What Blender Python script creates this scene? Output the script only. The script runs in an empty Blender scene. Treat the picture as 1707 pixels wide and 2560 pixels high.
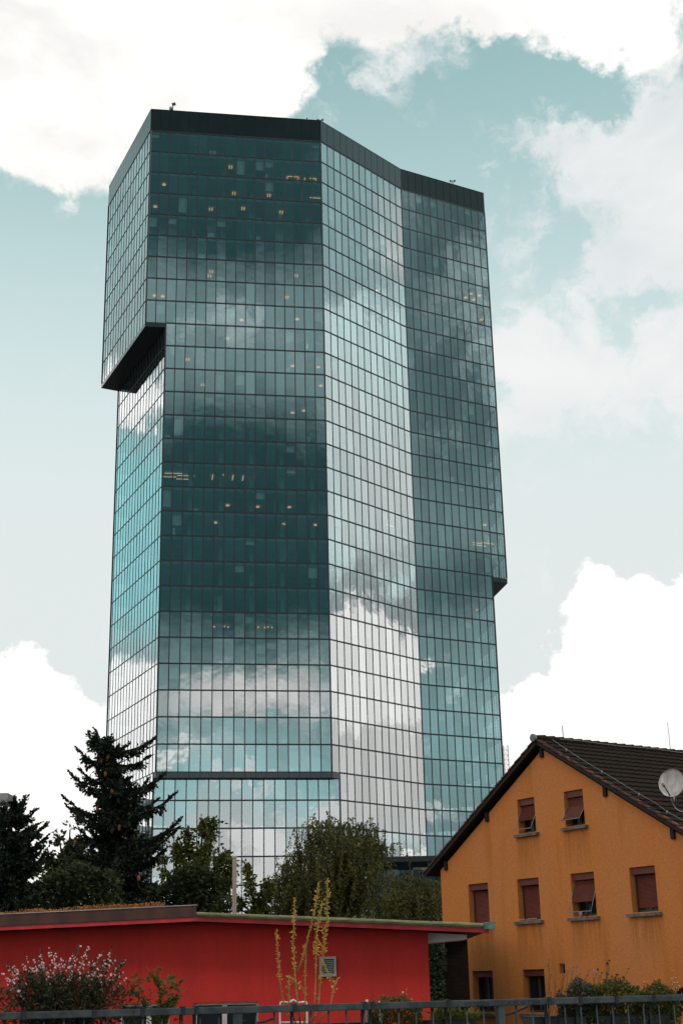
import bpy, bmesh, math, random
from mathutils import Vector, Matrix, noise
random.seed(7)
RA = math.radians
scene = bpy.context.scene
COL = scene.collection

# ------------------------------------------------------------------ camera
PW, PH, FPX = 1707.0, 2560.0, 3461.998
PITCH, ROLL, EYE = RA(18.75635), RA(-1.24283), 3.0
_fw = Vector((0, math.cos(PITCH), math.sin(PITCH)))
_up0 = Vector((0, -math.sin(PITCH), math.cos(PITCH)))
_r0 = Vector((1, 0, 0))
_rt = _r0 * math.cos(ROLL) + _up0 * math.sin(ROLL)
_up = -_r0 * math.sin(ROLL) + _up0 * math.cos(ROLL)
cam_d = bpy.data.cameras.new('camera')
cam = bpy.data.objects.new('camera', cam_d)
COL.objects.link(cam)
m = Matrix((( _rt.x, _up.x, -_fw.x, 0), (_rt.y, _up.y, -_fw.y, 0), (_rt.z, _up.z, -_fw.z, 0), (0, 0, 0, 1)))
m.translation = Vector((0, 0, EYE))
cam.matrix_world = m
cam_d.sensor_fit = 'VERTICAL'
cam_d.sensor_height = 36.0
cam_d.lens = FPX / PH * 36.0
cam_d.clip_end = 8000
cam_d.dof.use_dof = True
cam_d.dof.focus_distance = 90
cam_d.dof.aperture_fstop = 13
scene.camera = cam

def ray(x, y):
    return _fw + _rt * ((x - PW / 2) / FPX) - _up * ((y - PH / 2) / FPX)
def P(x, y, Y):                      # source pixel -> world point at distance Y in front
    d = ray(x, y)
    return d * (Y / d.y) + Vector((0, 0, EYE))
def DIR(x, y):
    return ray(x, y).normalized()
def crop(ox, oy, s):
    return lambda x, y: (ox + x / s, oy + y / s)
c3 = crop(0, 1760, 1568 / 620)
c4 = crop(560, 1900, 1568 / 600)
c5 = crop(1060, 1800, 1568 / 647)
c6 = crop(0, 2260, 1568 / 620)
c7 = crop(560, 2200, 1568 / 600)
c8 = crop(1060, 2300, 1568 / 647)

# ------------------------------------------------------------------ tower plan (needed for the sky reflections too)
V2 = lambda x, y: Vector((x, y))
tA, tB, tC, tD, tE = V2(-36.77, 197.06), V2(-27.03, 176.17), V2(-1.93, 179.99), V2(10.67, 193.73), V2(24.75, 201.5)
tF, tG, tH = V2(21.9, 218.5), V2(5, 224), V2(-18, 208.4)
nBC = (tC - tB).normalized(); nCD = (tD - tC).normalized(); nDE = (tE - tD).normalized(); nBA = (tA - tB).normalized()
def outn(p, q):
    d = (q - p).normalized()
    return Vector((d.y, -d.x, 0))

# ------------------------------------------------------------------ world
SUN_AZ, SUN_EL = RA(130), RA(48)
W = bpy.data.worlds.new('World'); scene.world = W; W.use_nodes = True
nt = W.node_tree; nt.nodes.clear()
class NB:
    def __init__(s, t): s.t = t
    def n(s, ty, **k):
        o = s.t.nodes.new(ty)
        for a, b in k.items(): setattr(o, a, b)
        return o
    def put(s, sock, v):
        if isinstance(v, bpy.types.NodeSocket): s.t.links.new(v, sock)
        else: sock.default_value = v
    def math(s, op, a, b=0.0, c=None, clamp=False):
        o = s.n('ShaderNodeMath', operation=op, use_clamp=clamp); s.put(o.inputs[0], a); s.put(o.inputs[1], b)
        if c is not None: s.put(o.inputs[2], c)
        return o.outputs[0]
    def vec(s, op, a, b=None, scale=None):
        o = s.n('ShaderNodeVectorMath', operation=op); s.put(o.inputs[0], a)
        if b is not None: s.put(o.inputs[1], b)
        if scale is not None: s.put(o.inputs[3], scale)
        return o.outputs[1] if op in ('LENGTH', 'DOT_PRODUCT', 'DISTANCE') else o.outputs[0]
    def smooth(s, v, a, b, o0=0.0, o1=1.0):
        o = s.n('ShaderNodeMapRange', interpolation_type='SMOOTHSTEP'); s.put(o.inputs[0], v)
        for i, x in enumerate((a, b, o0, o1)): s.put(o.inputs[i + 1], x)
        return o.outputs[0]
    def noise(s, v, scale, detail=6.0, rough=.55, dist=0.0, col=False):
        o = s.n('ShaderNodeTexNoise'); s.put(o.inputs['Vector'], v)
        for k, x in (('Scale', scale), ('Detail', detail), ('Roughness', rough), ('Distortion', dist)): s.put(o.inputs[k], x)
        return o.outputs['Color' if col else 'Fac']
    def mix(s, f, a, b, mode='MIX'):
        o = s.n('ShaderNodeMix', data_type='RGBA', blend_type=mode, clamp_factor=True)
        s.put(o.inputs[0], f); s.put(o.inputs[6], a); s.put(o.inputs[7], b)
        return o.outputs[2]
B = NB(nt)
d_ = B.n('ShaderNodeTexCoord').outputs['Generated']
sky = B.n('ShaderNodeTexSky', sky_type='NISHITA', sun_disc=False, sun_elevation=SUN_EL, sun_rotation=SUN_AZ)
sep = B.n('ShaderNodeSeparateXYZ'); B.put(sep.inputs[0], d_); dz = sep.outputs[2]
lum = B.n('ShaderNodeRGBToBW'); B.put(lum.inputs[0], sky.outputs[0])
def tint(v, c, k=1.0):
    o = B.n('ShaderNodeVectorMath', operation='SCALE'); o.inputs[0].default_value = [x * k for x in c]; B.put(o.inputs[3], v); return o.outputs[0]
S = 10.0                     # the Background strength is 0.1
base = tint(lum.outputs[0], (.72, 1.20, 1.24), 2.75)
pale = B.smooth(dz, .66, .26)
SKYN = base
warp = B.vec('SUBTRACT', B.noise(d_, 7.0, 5.0, .6, col=True), (.5, .5, .5))
warpS = B.vec('SUBTRACT', B.noise(d_, 26.0, 5.0, .65, col=True), (.5, .5, .5))
dw = B.vec('ADD', B.vec('ADD', d_, B.vec('SCALE', warp, scale=.10)), B.vec('SCALE', warpS, scale=.05))
fb = B.noise(d_, 13.0, 9.0, .58, .25)
fb2 = B.noise(B.vec('MULTIPLY', d_, (1, 1, 1.7)), 5.0, 7.0, .6, .4)
def blob(c, rh, rz, w, v=None):
    o = B.vec('LENGTH', B.vec('MULTIPLY', B.vec('SUBTRACT', v or dw, tuple(c)), (1 / rh, 1 / rh, 1 / rz)))
    return B.smooth(o, 1.0, 0.0, 0.0, w)
def blobs(lst, v=None):
    acc = None
    for c, rh, rz, w in lst:
        b = blob(c, rh, rz, w, v)
        acc = b if acc is None else B.math('ADD', acc, b)
    return acc
k1 = 1.0887
def F(x, y, rx, ry, w=1.0):          # cloud at a place of the visible sky, sizes in display pixels
    return (DIR(x * k1, y * k1), rx * k1 / FPX, ry * k1 / FPX, w)
def R(face, x, y, rx, ry, w=1.0):    # cloud standing where this facade mirrors it
    d = DIR(x * k1, y * k1); n = {'BC': outn(tB, tC), 'CD': outn(tC, tD), 'DE': outn(tD, tE), 'AB': outn(tA, tB)}[face]
    return (d - n * (2 * d.dot(n)), rx * k1 / FPX, ry * k1 / FPX, w)
# bright cumulus
bright = blobs([
    F(150, 60, 620, 400, 1.5), F(500, 40, 420, 330, 1.2), F(20, 320, 250, 170, .55), F(620, 140, 170, 170, .5), F(260, 330, 70, 90, .4),
    F(980, -60, 420, 190, 1.1), F(1380, -40, 420, 190, 1.1), F(1180, 20, 260, 110, .4),
    F(1520, 1700, 420, 460, 1.3), F(1450, 1480, 200, 200, .7), F(1560, 1450, 170, 190, .6), F(1230, 1740, 260, 240, .9), F(1180, 1900, 500, 300, 1.0),
    F(90, 1760, 330, 300, 1.4), F(20, 1560, 150, 120, .45), F(150, 1950, 420, 250, 1.0), F(225, 1400, 60, 35, .35),
    F(1530, 110, 110, 90, .3), F(115, 425, 90, 70, .30), F(560, 225, 120, 60, .30), F(480, 190, 120, 90, .3), F(1210, 135, 60, 40, .25), F(1320, 110, 90, 60, .25),
    # out of frame and mirrored
    R('BC', 620, 1640, 420, 90, .5), R('BC', 400, 1755, 150, 50, .45), R('BC', 680, 1960, 260, 150, .9), R('BC', 560, 2090, 420, 190, .9), R('BC', 540, 1830, 200, 60, .5),
    R('CD', 860, 1540, 420, 230, 1.3), R('CD', 800, 1430, 120, 120, .5), R('CD', 930, 1958, 380, 40, 1.0),
    R('DE', 980, 1510, 190, 90, .55), R('DE', 1010, 1900, 220, 90, .35),
    R('AB', 300, 1790, 380, 400, 1.6), R('AB', 345, 890, 330, 110, 1.0),
])
soft = B.smooth(dz, .25, .45); soft = B.math('MAXIMUM', soft, B.math('MULTIPLY', B.smooth(sep.outputs[0], .3, .6), .8)); soft = B.math('MAXIMUM', soft, B.math('MULTIPLY', B.smooth(sep.outputs[1], .2, -.2), .8))
mB = B.smooth(B.math('MULTIPLY_ADD', B.math('SUBTRACT', fb, .5), B.math('MULTIPLY_ADD', soft, 1.1, .75), bright), B.math('MULTIPLY_ADD', soft, -.06, .36), B.math('MULTIPLY_ADD', soft, .16, .50))
# thin grey veil
veil = blobs([
    F(1540, 470, 370, 440, 1.12), F(1300, 830, 380, 300, 1.05), F(1340, 330, 120, 120, .5), F(1290, 640, 120, 120, -.35), F(1390, 480, 70, 120, -.35), F(1540, 900, 220, 220, .6), F(1290, 430, 190, 300, .38), F(1560, 250, 260, 260, .6), F(1200, 640, 150, 260, .3),
    F(90, 420, 160, 120, .45), F(900, 110, 300, 110, .5), F(1200, 140, 120, 70, .40), F(1410, 690, 90, 110, -1.0), F(1510, 650, 110, 70, -.9), F(1310, 560, 100, 160, -.4), F(1320, 190, 160, 90, -.55), F(1250, 500, 60, 160, -.2),
    F(1190, 1080, 110, 60, .3), F(1100, 1350, 300, 200, .25),
    R('CD', 860, 900, 700, 900, 1.0), R('CD', 800, 600, 240, 170, -.6), R('CD', 880, 420, 260, 90, -.4), R('CD', 900, 1400, 200, 60, -.8), R('CD', 850, 1800, 600, 200, .9),
    R('BC', 540, 740, 420, 160, .35), R('BC', 560, 1640, 500, 200, .5), R('BC', 500, 1980, 500, 260, .45), R('DE', 1060, 1520, 260, 120, .4), R('DE', 1050, 700, 360, 420, .3), R('AB', 300, 560, 600, 420, .9),
])
fv = B.noise(B.vec('ADD', d_, B.vec('SCALE', warpS, scale=.05)), 17.0, 10.0, .62, .5)
mV = B.smooth(B.math('MULTIPLY_ADD', B.math('SUBTRACT', fv, .5), 2.8, veil), .15, .85)
# deep, darker part of the sky opposite
dd_ = B.vec('ADD', d_, B.vec('SCALE', warp, scale=.05))
deep = blobs([
    R('BC', 540, 1210, 700, 440, 1.6), R('BC', 540, 260, 700, 480, 1.9), R('DE', 1040, 1350, 330, 150, .6), R('DE', 1030, 900, 420, 620, .62),
    R('DE', 1040, 430, 420, 400, .55),
], dd_)
mD = B.smooth(B.math('MULTIPLY_ADD', B.math('SUBTRACT', fb2, .5), .35, deep), .1, 1.0)
# vivid clear band left of the frame
vivid = blobs([R('AB', 310, 1230, 420, 460, 1.0), R('BC', 540, 1930, 600, 420, .9), R('DE', 1060, 1700, 400, 420, .42)], dd_)
hz = blobs([R('CD', 860, 1770, 420, 240, 1.3), R('CD', 900, 1120, 300, 420, .6), R('CD', 950, 520, 150, 480, .6), R('CD', 760, 900, 130, 300, .35), R('BC', 560, 1610, 500, 110, .9), R('BC', 540, 1990, 600, 260, .75), R('BC', 440, 1745, 300, 60, .4)], dd_)
mVv = B.smooth(vivid, .1, .8)
PALE = (.765 * S, .82 * S, .815 * S, 1)
c = B.mix(pale, SKYN, PALE)
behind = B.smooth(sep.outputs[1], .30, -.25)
c = B.mix(behind, c, (.37 * S, .56 * S, .575 * S, 1))
c = B.mix(B.math('MULTIPLY', mVv, B.smooth(sep.outputs[0], -.3, -.5)), c, (.55 * S, 1.16 * S, 1.21 * S, 1)); mVv = B.math('MULTIPLY', mVv, B.smooth(sep.outputs[0], -.5, -.3)); c = B.mix(mVv, c, (.72 * S, 1.22 * S, 1.26 * S, 1))
c = B.mix(B.math('MULTIPLY', B.smooth(sep.outputs[1], .25, -.35), B.smooth(sep.outputs[0], .06, -.3)), c, (1.25 * S, 1.25 * S, 1.22 * S, 1))   # added overcast, unseen behind camera on the left, lights house and red wall
side = B.smooth(sep.outputs[0], .35, .8)                # the sun stands on that side behind cloud: brighter there
shade = B.smooth(fb2, .3, .7)
vcol = B.mix(shade, (.74 * S, .78 * S, .80 * S, 1), (.92 * S, .92 * S, .915 * S, 1))
vcol = B.mix(B.smooth(sep.outputs[0], -.32, -.55), vcol, (.62 * S, .86 * S, .86 * S, 1)); vcol = B.mix(side, vcol, (1.28 * S, 1.62 * S, 1.61 * S, 1)); vcol = B.mix(B.math('MULTIPLY', behind, B.math('SUBTRACT', 1.0, side)), vcol, (.85 * S, 1.05 * S, 1.06 * S, 1))
c = B.mix(side, c, (.70 * S, 1.35 * S, 1.40 * S, 1)) if False else c
c = B.mix(B.math('MULTIPLY', mV, .95), c, vcol)
c = B.mix(B.smooth(hz, .1, .9), c, (1.36 * S, 1.33 * S, 1.30 * S, 1))
c = B.mix(mD, c, (.042 * S, .122 * S, .135 * S, 1))
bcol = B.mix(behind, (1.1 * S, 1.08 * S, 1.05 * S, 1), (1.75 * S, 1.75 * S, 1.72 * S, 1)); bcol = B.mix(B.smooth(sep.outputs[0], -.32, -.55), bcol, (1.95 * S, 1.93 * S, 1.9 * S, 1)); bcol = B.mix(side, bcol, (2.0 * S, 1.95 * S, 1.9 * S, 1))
bcol = B.mix(B.math('MULTIPLY', B.smooth(fb2, .62, .38), B.math('MULTIPLY_ADD', B.smooth(dz, .2, .42), .55, .13)), bcol, (.81 * S, .805 * S, .79 * S, 1))
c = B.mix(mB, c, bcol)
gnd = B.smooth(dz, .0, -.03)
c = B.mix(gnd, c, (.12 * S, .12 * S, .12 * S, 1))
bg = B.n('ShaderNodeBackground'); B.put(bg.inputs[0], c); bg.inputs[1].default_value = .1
wo = B.n('ShaderNodeOutputWorld'); nt.links.new(bg.outputs[0], wo.inputs[0])
W.cycles.sampling_method = 'MANUAL'; W.cycles.sample_map_resolution = 512

sun_d = bpy.data.lights.new('sun', 'SUN'); sun_d.energy = 1.5; sun_d.angle = RA(11); sun_d.color = (1, .95, .88)
sun = bpy.data.objects.new('sun', sun_d); COL.objects.link(sun)
sv = Vector((math.sin(SUN_AZ) * math.cos(SUN_EL), math.cos(SUN_AZ) * math.cos(SUN_EL), math.sin(SUN_EL)))
sun.rotation_euler = sv.to_track_quat('Z', 'Y').to_euler(); sun.location = (60, -40, 90)
scene.view_settings.view_transform = 'Standard'; scene.view_settings.look = 'None'
scene.view_settings.exposure = 0; scene.view_settings.gamma = 1
scene.cycles.transparent_max_bounces = 16
scene.cycles.max_bounces = 8

# ------------------------------------------------------------------ helpers
def tag(o, label=None, cat=None, group=None, kind=None):
    if label: o['label'] = label
    if cat: o['category'] = cat
    if group: o['group'] = group
    if kind: o['kind'] = kind
    return o
def thing(name, label, cat, loc, group=None):
    o = bpy.data.objects.new(name, None); COL.objects.link(o); o.location = loc; o.empty_display_size = .3
    return tag(o, label, cat, group)
class MB:
    def __init__(s): s.v, s.f, s.mi, s.sm = [], [], [], []
    def add(s, vs, fs, mi=0, smooth=False):
        b = len(s.v); s.v += [tuple(x) for x in vs]
        for f in fs: s.f.append([b + i for i in f]); s.mi.append(mi); s.sm.append(smooth)
    def quad(s, a, b, c, d, mi=0): s.add((a, b, c, d), ((0, 1, 2, 3),), mi)
    def box8(s, p, mi=0):      # p: 4 bottom corners + 4 top corners
        s.add(p, ((3, 2, 1, 0), (4, 5, 6, 7), (0, 1, 5, 4), (1, 2, 6, 5), (2, 3, 7, 6), (3, 0, 4, 7)), mi)
    def obox(s, o, ax, ay, az, mi=0):     # corner + three edge vectors
        o, ax, ay, az = Vector(o), Vector(ax), Vector(ay), Vector(az)
        s.box8([o, o + ax, o + ax + ay, o + ay, o + az, o + ax + az, o + ax + ay + az, o + ay + az], mi)
    def cbox(s, c, sx, sy, sz, mi=0):
        s.obox(Vector(c) - Vector((sx / 2, sy / 2, sz / 2)), (sx, 0, 0), (0, sy, 0), (0, 0, sz), mi)
    def prism(s, poly, z0, z1, mi=0):
        n = len(poly); vs = [(p[0], p[1], z0) for p in poly] + [(p[0], p[1], z1) for p in poly]
        s.add(vs, [list(range(n))[::-1], list(range(n, 2 * n))] + [(i, (i + 1) % n, n + (i + 1) % n, n + i) for i in range(n)], mi)
    def slab(s, poly3, dvec, mi=0):       # 3D polygon swept by dvec
        n = len(poly3); d = Vector(dvec); vs = [Vector(p) for p in poly3]; vs += [p + d for p in vs]
        s.add(vs, [list(range(n))[::-1], list(range(n, 2 * n))] + [(i, (i + 1) % n, n + (i + 1) % n, n + i) for i in range(n)], mi)
    def tube(s, pts, r, n=6, mi=0, caps=True):
        pts = [Vector(p) for p in pts]; rs = r if isinstance(r, (list, tuple)) else [r] * len(pts)
        b = len(s.v); up = None
        for i, p in enumerate(pts):
            t = (pts[min(i + 1, len(pts) - 1)] - pts[max(i - 1, 0)]).normalized()
            if up is None: up = Vector((0, 0, 1)) if abs(t.z) < .9 else Vector((1, 0, 0))
            x = t.cross(up).normalized(); y = t.cross(x).normalized(); up = -y if False else up
            for k in range(n):
                a = 2 * math.pi * k / n; s.v.append(tuple(p + (x * math.cos(a) + y * math.sin(a)) * rs[i]))
        for i in range(len(pts) - 1):
            for k in range(n):
                k2 = (k + 1) % n; s.f.append([b + i * n + k, b + i * n + k2, b + (i + 1) * n + k2, b + (i + 1) * n + k]); s.mi.append(mi); s.sm.append(True)
        if caps:
            s.f.append([b + k for k in range(n)][::-1]); s.mi.append(mi); s.sm.append(False)
            e = b + (len(pts) - 1) * n; s.f.append([e + k for k in range(n)]); s.mi.append(mi); s.sm.append(False)
    def ball(s, c, r, mi=0, sq=(1, 1, 1)):      # small low ball
        c = Vector(c); vs = []
        for z, q in ((-1, 0), (-.5, .87), (.5, .87), (1, 0)):
            if q == 0: vs.append(c + Vector((0, 0, z * r * sq[2])))
            else:
                for k in range(5):
                    a = k * 1.2566 + (.6 if z > 0 else 0); vs.append(c + Vector((math.cos(a) * q * r * sq[0], math.sin(a) * q * r * sq[1], z * r * sq[2])))
        fs = [(0, 1 + (k + 1) % 5, 1 + k) for k in range(5)] + [(11, 6 + k, 6 + (k + 1) % 5) for k in range(5)]
        fs += [(1 + k, 1 + (k + 1) % 5, 6 + (k + 1) % 5, 6 + k) for k in range(5)]
        s.add(vs, fs, mi, True)
    def leaf(s, c, d, w, l, mi=0):     # a diamond leaf along direction d
        c = Vector(c); d = Vector(d).normalized(); q = Vector((random.gauss(0, 1), random.gauss(0, 1), random.gauss(0, 1))); x = d.cross(q)
        if x.length < 1e-4: x = Vector((1, 0, 0))
        x.normalize(); nrm = d.cross(x)
        s.add((c, c + d * l * .45 + x * w * .5 + nrm * w * .12, c + d * l, c + d * l * .45 - x * w * .5 + nrm * w * .12), ((0, 1, 2, 3),), mi)
    def build(s, name, mats, parent=None, recalc=False):
        me = bpy.data.meshes.new(name); me.from_pydata(s.v, [], s.f)
        if not isinstance(mats, (list, tuple)): mats = [mats]
        for x in mats: me.materials.append(x)
        me.polygons.foreach_set('material_index', s.mi); me.polygons.foreach_set('use_smooth', s.sm); me.update()
        if recalc:
            bm = bmesh.new(); bm.from_mesh(me); bmesh.ops.recalc_face_normals(bm, faces=bm.faces); bm.to_mesh(me); bm.free()
        o = bpy.data.objects.new(name, me); COL.objects.link(o)
        if parent:
            o.parent = parent
            if parent.type == 'EMPTY': o.location = -parent.location
        return o

def material(name):
    mt = bpy.data.materials.new(name); mt.use_nodes = True
    b = NB(mt.node_tree); pr = mt.node_tree.nodes['Principled BSDF']
    return mt, b, pr
def mat(name, col, rough=.7, var=.25, scale=4.0, bump=0.0, bscale=40.0, metal=0.0, stretch=(1, 1, 1), col2=None, spec=.4, amp=(.35, .65)):
    mt, b, pr = material(name)
    co = b.n('ShaderNodeTexCoord').outputs['Object']; co = b.vec('MULTIPLY', co, stretch)
    f = b.smooth(b.noise(co, scale, 7, .6), *amp)
    a = (*col, 1); c2 = (*(col2 or [x * (1 - var) for x in col]), 1)
    b.put(pr.inputs['Base Color'], b.mix(f, a, c2)); pr.inputs['Roughness'].default_value = rough; pr.inputs['Metallic'].default_value = metal
    pr.inputs['Specular IOR Level'].default_value = spec
    if bump:
        bn = b.n('ShaderNodeBump'); bn.inputs['Strength'].default_value = 1; bn.inputs['Distance'].default_value = bump
        b.put(bn.inputs['Height'], b.noise(co, bscale, 5, .6)); b.t.links.new(bn.outputs[0], pr.inputs['Normal'])
    return mt
def leafmat(name, col, col2, trans=.25, rough=.55):
    mt, b, pr = material(name)
    g = b.n('ShaderNodeNewGeometry'); co = b.n('ShaderNodeTexCoord').outputs['Object']
    f = b.math('ADD', b.math('MULTIPLY', g.outputs['Random Per Island'], .6), b.math('MULTIPLY', b.smooth(b.noise(co, .9, 3), .35, .65), .4))
    cc = b.mix(f, (*col, 1), (*col2, 1))
    b.put(pr.inputs['Base Color'], cc); pr.inputs['Roughness'].default_value = rough; pr.inputs['Specular IOR Level'].default_value = .15
    tr = b.n('ShaderNodeBsdfTranslucent'); b.put(tr.inputs[0], cc)
    mx = b.n('ShaderNodeMixShader'); mx.inputs[0].default_value = trans
    b.t.links.new(pr.outputs[0], mx.inputs[1]); b.t.links.new(tr.outputs[0], mx.inputs[2])
    b.t.links.new(mx.outputs[0], b.t.nodes['Material Output'].inputs[0])
    return mt
def emis(name, col, st):
    mt, b, pr = material(name); pr.inputs['Base Color'].default_value = (*col, 1)
    pr.inputs['Emission Color'].default_value = (*col, 1); pr.inputs['Emission Strength'].default_value = st
    return mt

def glassmat(name, f0, tcol, bumpd=.004, bs=.45):
    mt, b, pr = material(name); t = b.t; t.nodes.remove(pr)
    co = b.n('ShaderNodeTexCoord').outputs['Object']
    bn = b.n('ShaderNodeBump'); bn.inputs['Distance'].default_value = bumpd; bn.inputs['Strength'].default_value = 1
    b.put(bn.inputs['Height'], b.noise(co, bs, 2, .5))
    gl = b.n('ShaderNodeBsdfGlossy'); gl.inputs['Roughness'].default_value = 0.0; gl.inputs['Color'].default_value = (.96, .995, 1, 1)
    t.links.new(bn.outputs[0], gl.inputs['Normal'])
    tr = b.n('ShaderNodeBsdfTransparent'); tr.inputs[0].default_value = (*tcol, 1)
    lw = b.n('ShaderNodeLayerWeight'); lw.inputs['Blend'].default_value = .5     # facing: 1-cos
    f5 = b.math('POWER', lw.outputs['Facing'], 5.0)
    rnd = b.math('FRACT', b.math('ADD', b.n('ShaderNodeNewGeometry').outputs['Random Per Island'], b.n('ShaderNodeObjectInfo').outputs['Random']))   # every pane coated a little differently
    fb_ = b.math('MULTIPLY', b.math('MULTIPLY_ADD', rnd, .22, .89), f0)
    fr = b.math('MULTIPLY_ADD', f5, b.math('SUBTRACT', 1.0, fb_), fb_)
    mx = b.n('ShaderNodeMixShader'); t.links.new(fr, mx.inputs[0]); t.links.new(tr.outputs[0], mx.inputs[1]); t.links.new(gl.outputs[0], mx.inputs[2])
    t.links.new(mx.outputs[0], t.nodes['Material Output'].inputs[0])
    return mt
M = {}
M['glass'] = glassmat('curtain_wall_glass', .37, (.50, .62, .63), .006, .5)
M['frame'] = mat('dark_mullion', (.009, .012, .013), .45, .2, 1)
M['para'] = mat('dark_cladding', (.010, .014, .016), .16, .25, .3, spec=.6)
M['soff'] = mat('black_soffit', (.012, .014, .015), .35, .3, .5)
M['slab'] = mat('slab_white', (.42, .45, .45), .8, .2, .3)
M['core'] = mat('core_grey', (.16, .18, .18), .8, .3, .2)
M['blind'] = mat('blind_grey', (.45, .50, .50), .8, .1, 2)
M['desk'] = mat('office_white', (.60, .60, .58), .6, .3, .5)
M['lamp'] = emis('lamp_warm', (1, .50, .18), 1.25)
M['lampw'] = emis('lamp_white', (1, .68, .38), 1.25)
M['steel'] = mat('dark_steel', (.05, .05, .05), .5, .2, 5)
M['conc'] = mat('concrete_beige', (.45, .40, .36), .85, .25, 1.0)

# ------------------------------------------------------------------ ground
g = MB(); g.quad((-3000, -3000, 0), (3000, -3000, 0), (3000, 3000, 0), (-3000, 3000, 0))
tag(g.build('ground', mat('asphalt', (.06, .06, .06), .9, .4, .3, .004, 30)), kind='structure')
g = MB(); g.obox((-30, -14, .004), (60, 0, 0), (0, 25.2, 0), (0, 0, 1.75))
tag(g.build('terrace', mat('terrace_paving', (.22, .21, .20), .9, .3, 2, .003, 30)), kind='structure')

# ------------------------------------------------------------------ the tower
ZT, Z0, FH = 123.988 + EYE, 120.264 + EYE, 3.5
zrow = lambda k: Z0 - FH * k
tBp = tB + nBC * 2.822; tAp = V2(-34.38, 198.35)
tCs = tC + nCD * 1.434; tBs = V2(-24.636, 177.444)
tEp = tE - nDE * 2.67; tFp = V2(19.4, 218.2)
tower = thing('glass_tower', 'very tall teal glass office tower with dark crown and stepped overhangs', 'tower', (-3, 196, 0))
zones = [  # polygon, rows from, to
    ([tA, tB, tC, tD, tE, tF, tG, tH], 0, 9),
    ([tAp, tBp, tC, tD, tE, tF, tG, tH], 9, 18),
    ([tAp, tBp, tC, tD, tEp, tFp, tG, tH], 18, 27),
    ([tAp, tBs, tCs, tD, tEp, tFp, tG, tH], 27, 36)]
MODS = [16, 18, 13, 12, 12, 12, 18, 14]
frames = {k: MB() for k in range(8)}
panes = []
trng = random.Random(3)
def z3(p, z): return Vector((p.x, p.y, z))
def vbox(mb, p, d, n, z0, z1, w, din, dout):
    o = z3(p, z0) - d * (w / 2) - n * din
    mb.obox(o, d * w, n * (din + dout), Vector((0, 0, z1 - z0)))
for zi, (poly, r0, r1) in enumerate(zones):
    zt, zb = zrow(r0), max(zrow(r1), 0.15)
    if zi in (1, 3): pass
    for fi in range(8):
        p, q = poly[fi], poly[(fi + 1) % 8]
        L = (q - p).length; d2 = (q - p).normalized(); d = Vector((d2.x, d2.y, 0)); n = outn(p, q)
        base_n = MODS[fi]; baseL = (zones[0][0][(fi + 1) % 8] - zones[0][0][fi]).length; mw = baseL / base_n
        # module lines measured from the end that stays put
        if fi == 0: ks = [L - i * mw for i in range(int(L / mw) + 1)]
        elif fi == 1 and zi == 3: ks = [L - i * mw for i in range(int(L / mw) + 1)]
        elif fi == 2 and zi == 3: ks = [L - i * mw for i in range(int(L / mw) + 1)]
        elif fi == 1: ks = [L - i * mw for i in range(int(L / mw + .02) + 1)]
        else: ks = [i * mw for i in range(int(L / mw + .02) + 1)]
        ks = sorted(set([0.0] + [k for k in ks if .3 < k < L - .3] + [L]))
        fr = frames[fi]
        for k in ks:
            e = k in (0.0, L)
            vbox(fr, p + d2 * k, d, n, zb, zt, .17 if e else (.07, .13, .105, .115, .12, .12, .12, .12)[fi], .14, .012)
        rows = [zrow(r) for r in range(r0, r1 + 1)]
        rows[-1] = max(rows[-1], .15)
        for r, z in enumerate(rows):
            if r == 0 and zi > 0 and fi in ((0, 1, 2, 3, 4) if zi != 2 else ()): pass
            hh = .13 if fi == 0 else .19
            zlo, zhi = z - hh / 2, z + hh / 2
            if r == len(rows) - 1 and zi < 3: continue      # the next zone draws it
            o = z3(p, zlo) - n * .14; fr.obox(o, d * L, n * .158, Vector((0, 0, hh)))
        for r in range(len(rows) - 1):
            for a, b in zip(ks[:-1], ks[1:]):
                panes.append((p + d2 * a, d, n, b - a, rows[r + 1], rows[r], fi, zi))
# parapet crown
for fi in range(8):
    poly = zones[0][0]; p, q = poly[fi], poly[(fi + 1) % 8]; L = (q - p).length; d2 = (q - p).normalized(); d = Vector((d2.x, d2.y, 0)); n = outn(p, q)
    mb = MB(); k = MODS[fi]; mw = L / k
    for i in range(k):
        t = trng.uniform(-.004, .004)
        mb.obox(z3(p + d2 * (i * mw + .03), Z0 + .1) - n * (.18 + t), d * (mw - .06), n * .22, Vector((0, 0, ZT - Z0 - .22)))
    mb.obox(z3(p, Z0 + .09) - n * .30, d * L, n * .25, Vector((0, 0, ZT - Z0 - .2)))
    mb.obox(z3(p, ZT - .12) - n * .5, d * L, n * .56, Vector((0, 0, .12)))
    mb.build('parapet', M['para'], tower)
for fi, mb in frames.items(): mb.build('facade_frame', M['frame'], tower)
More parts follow.
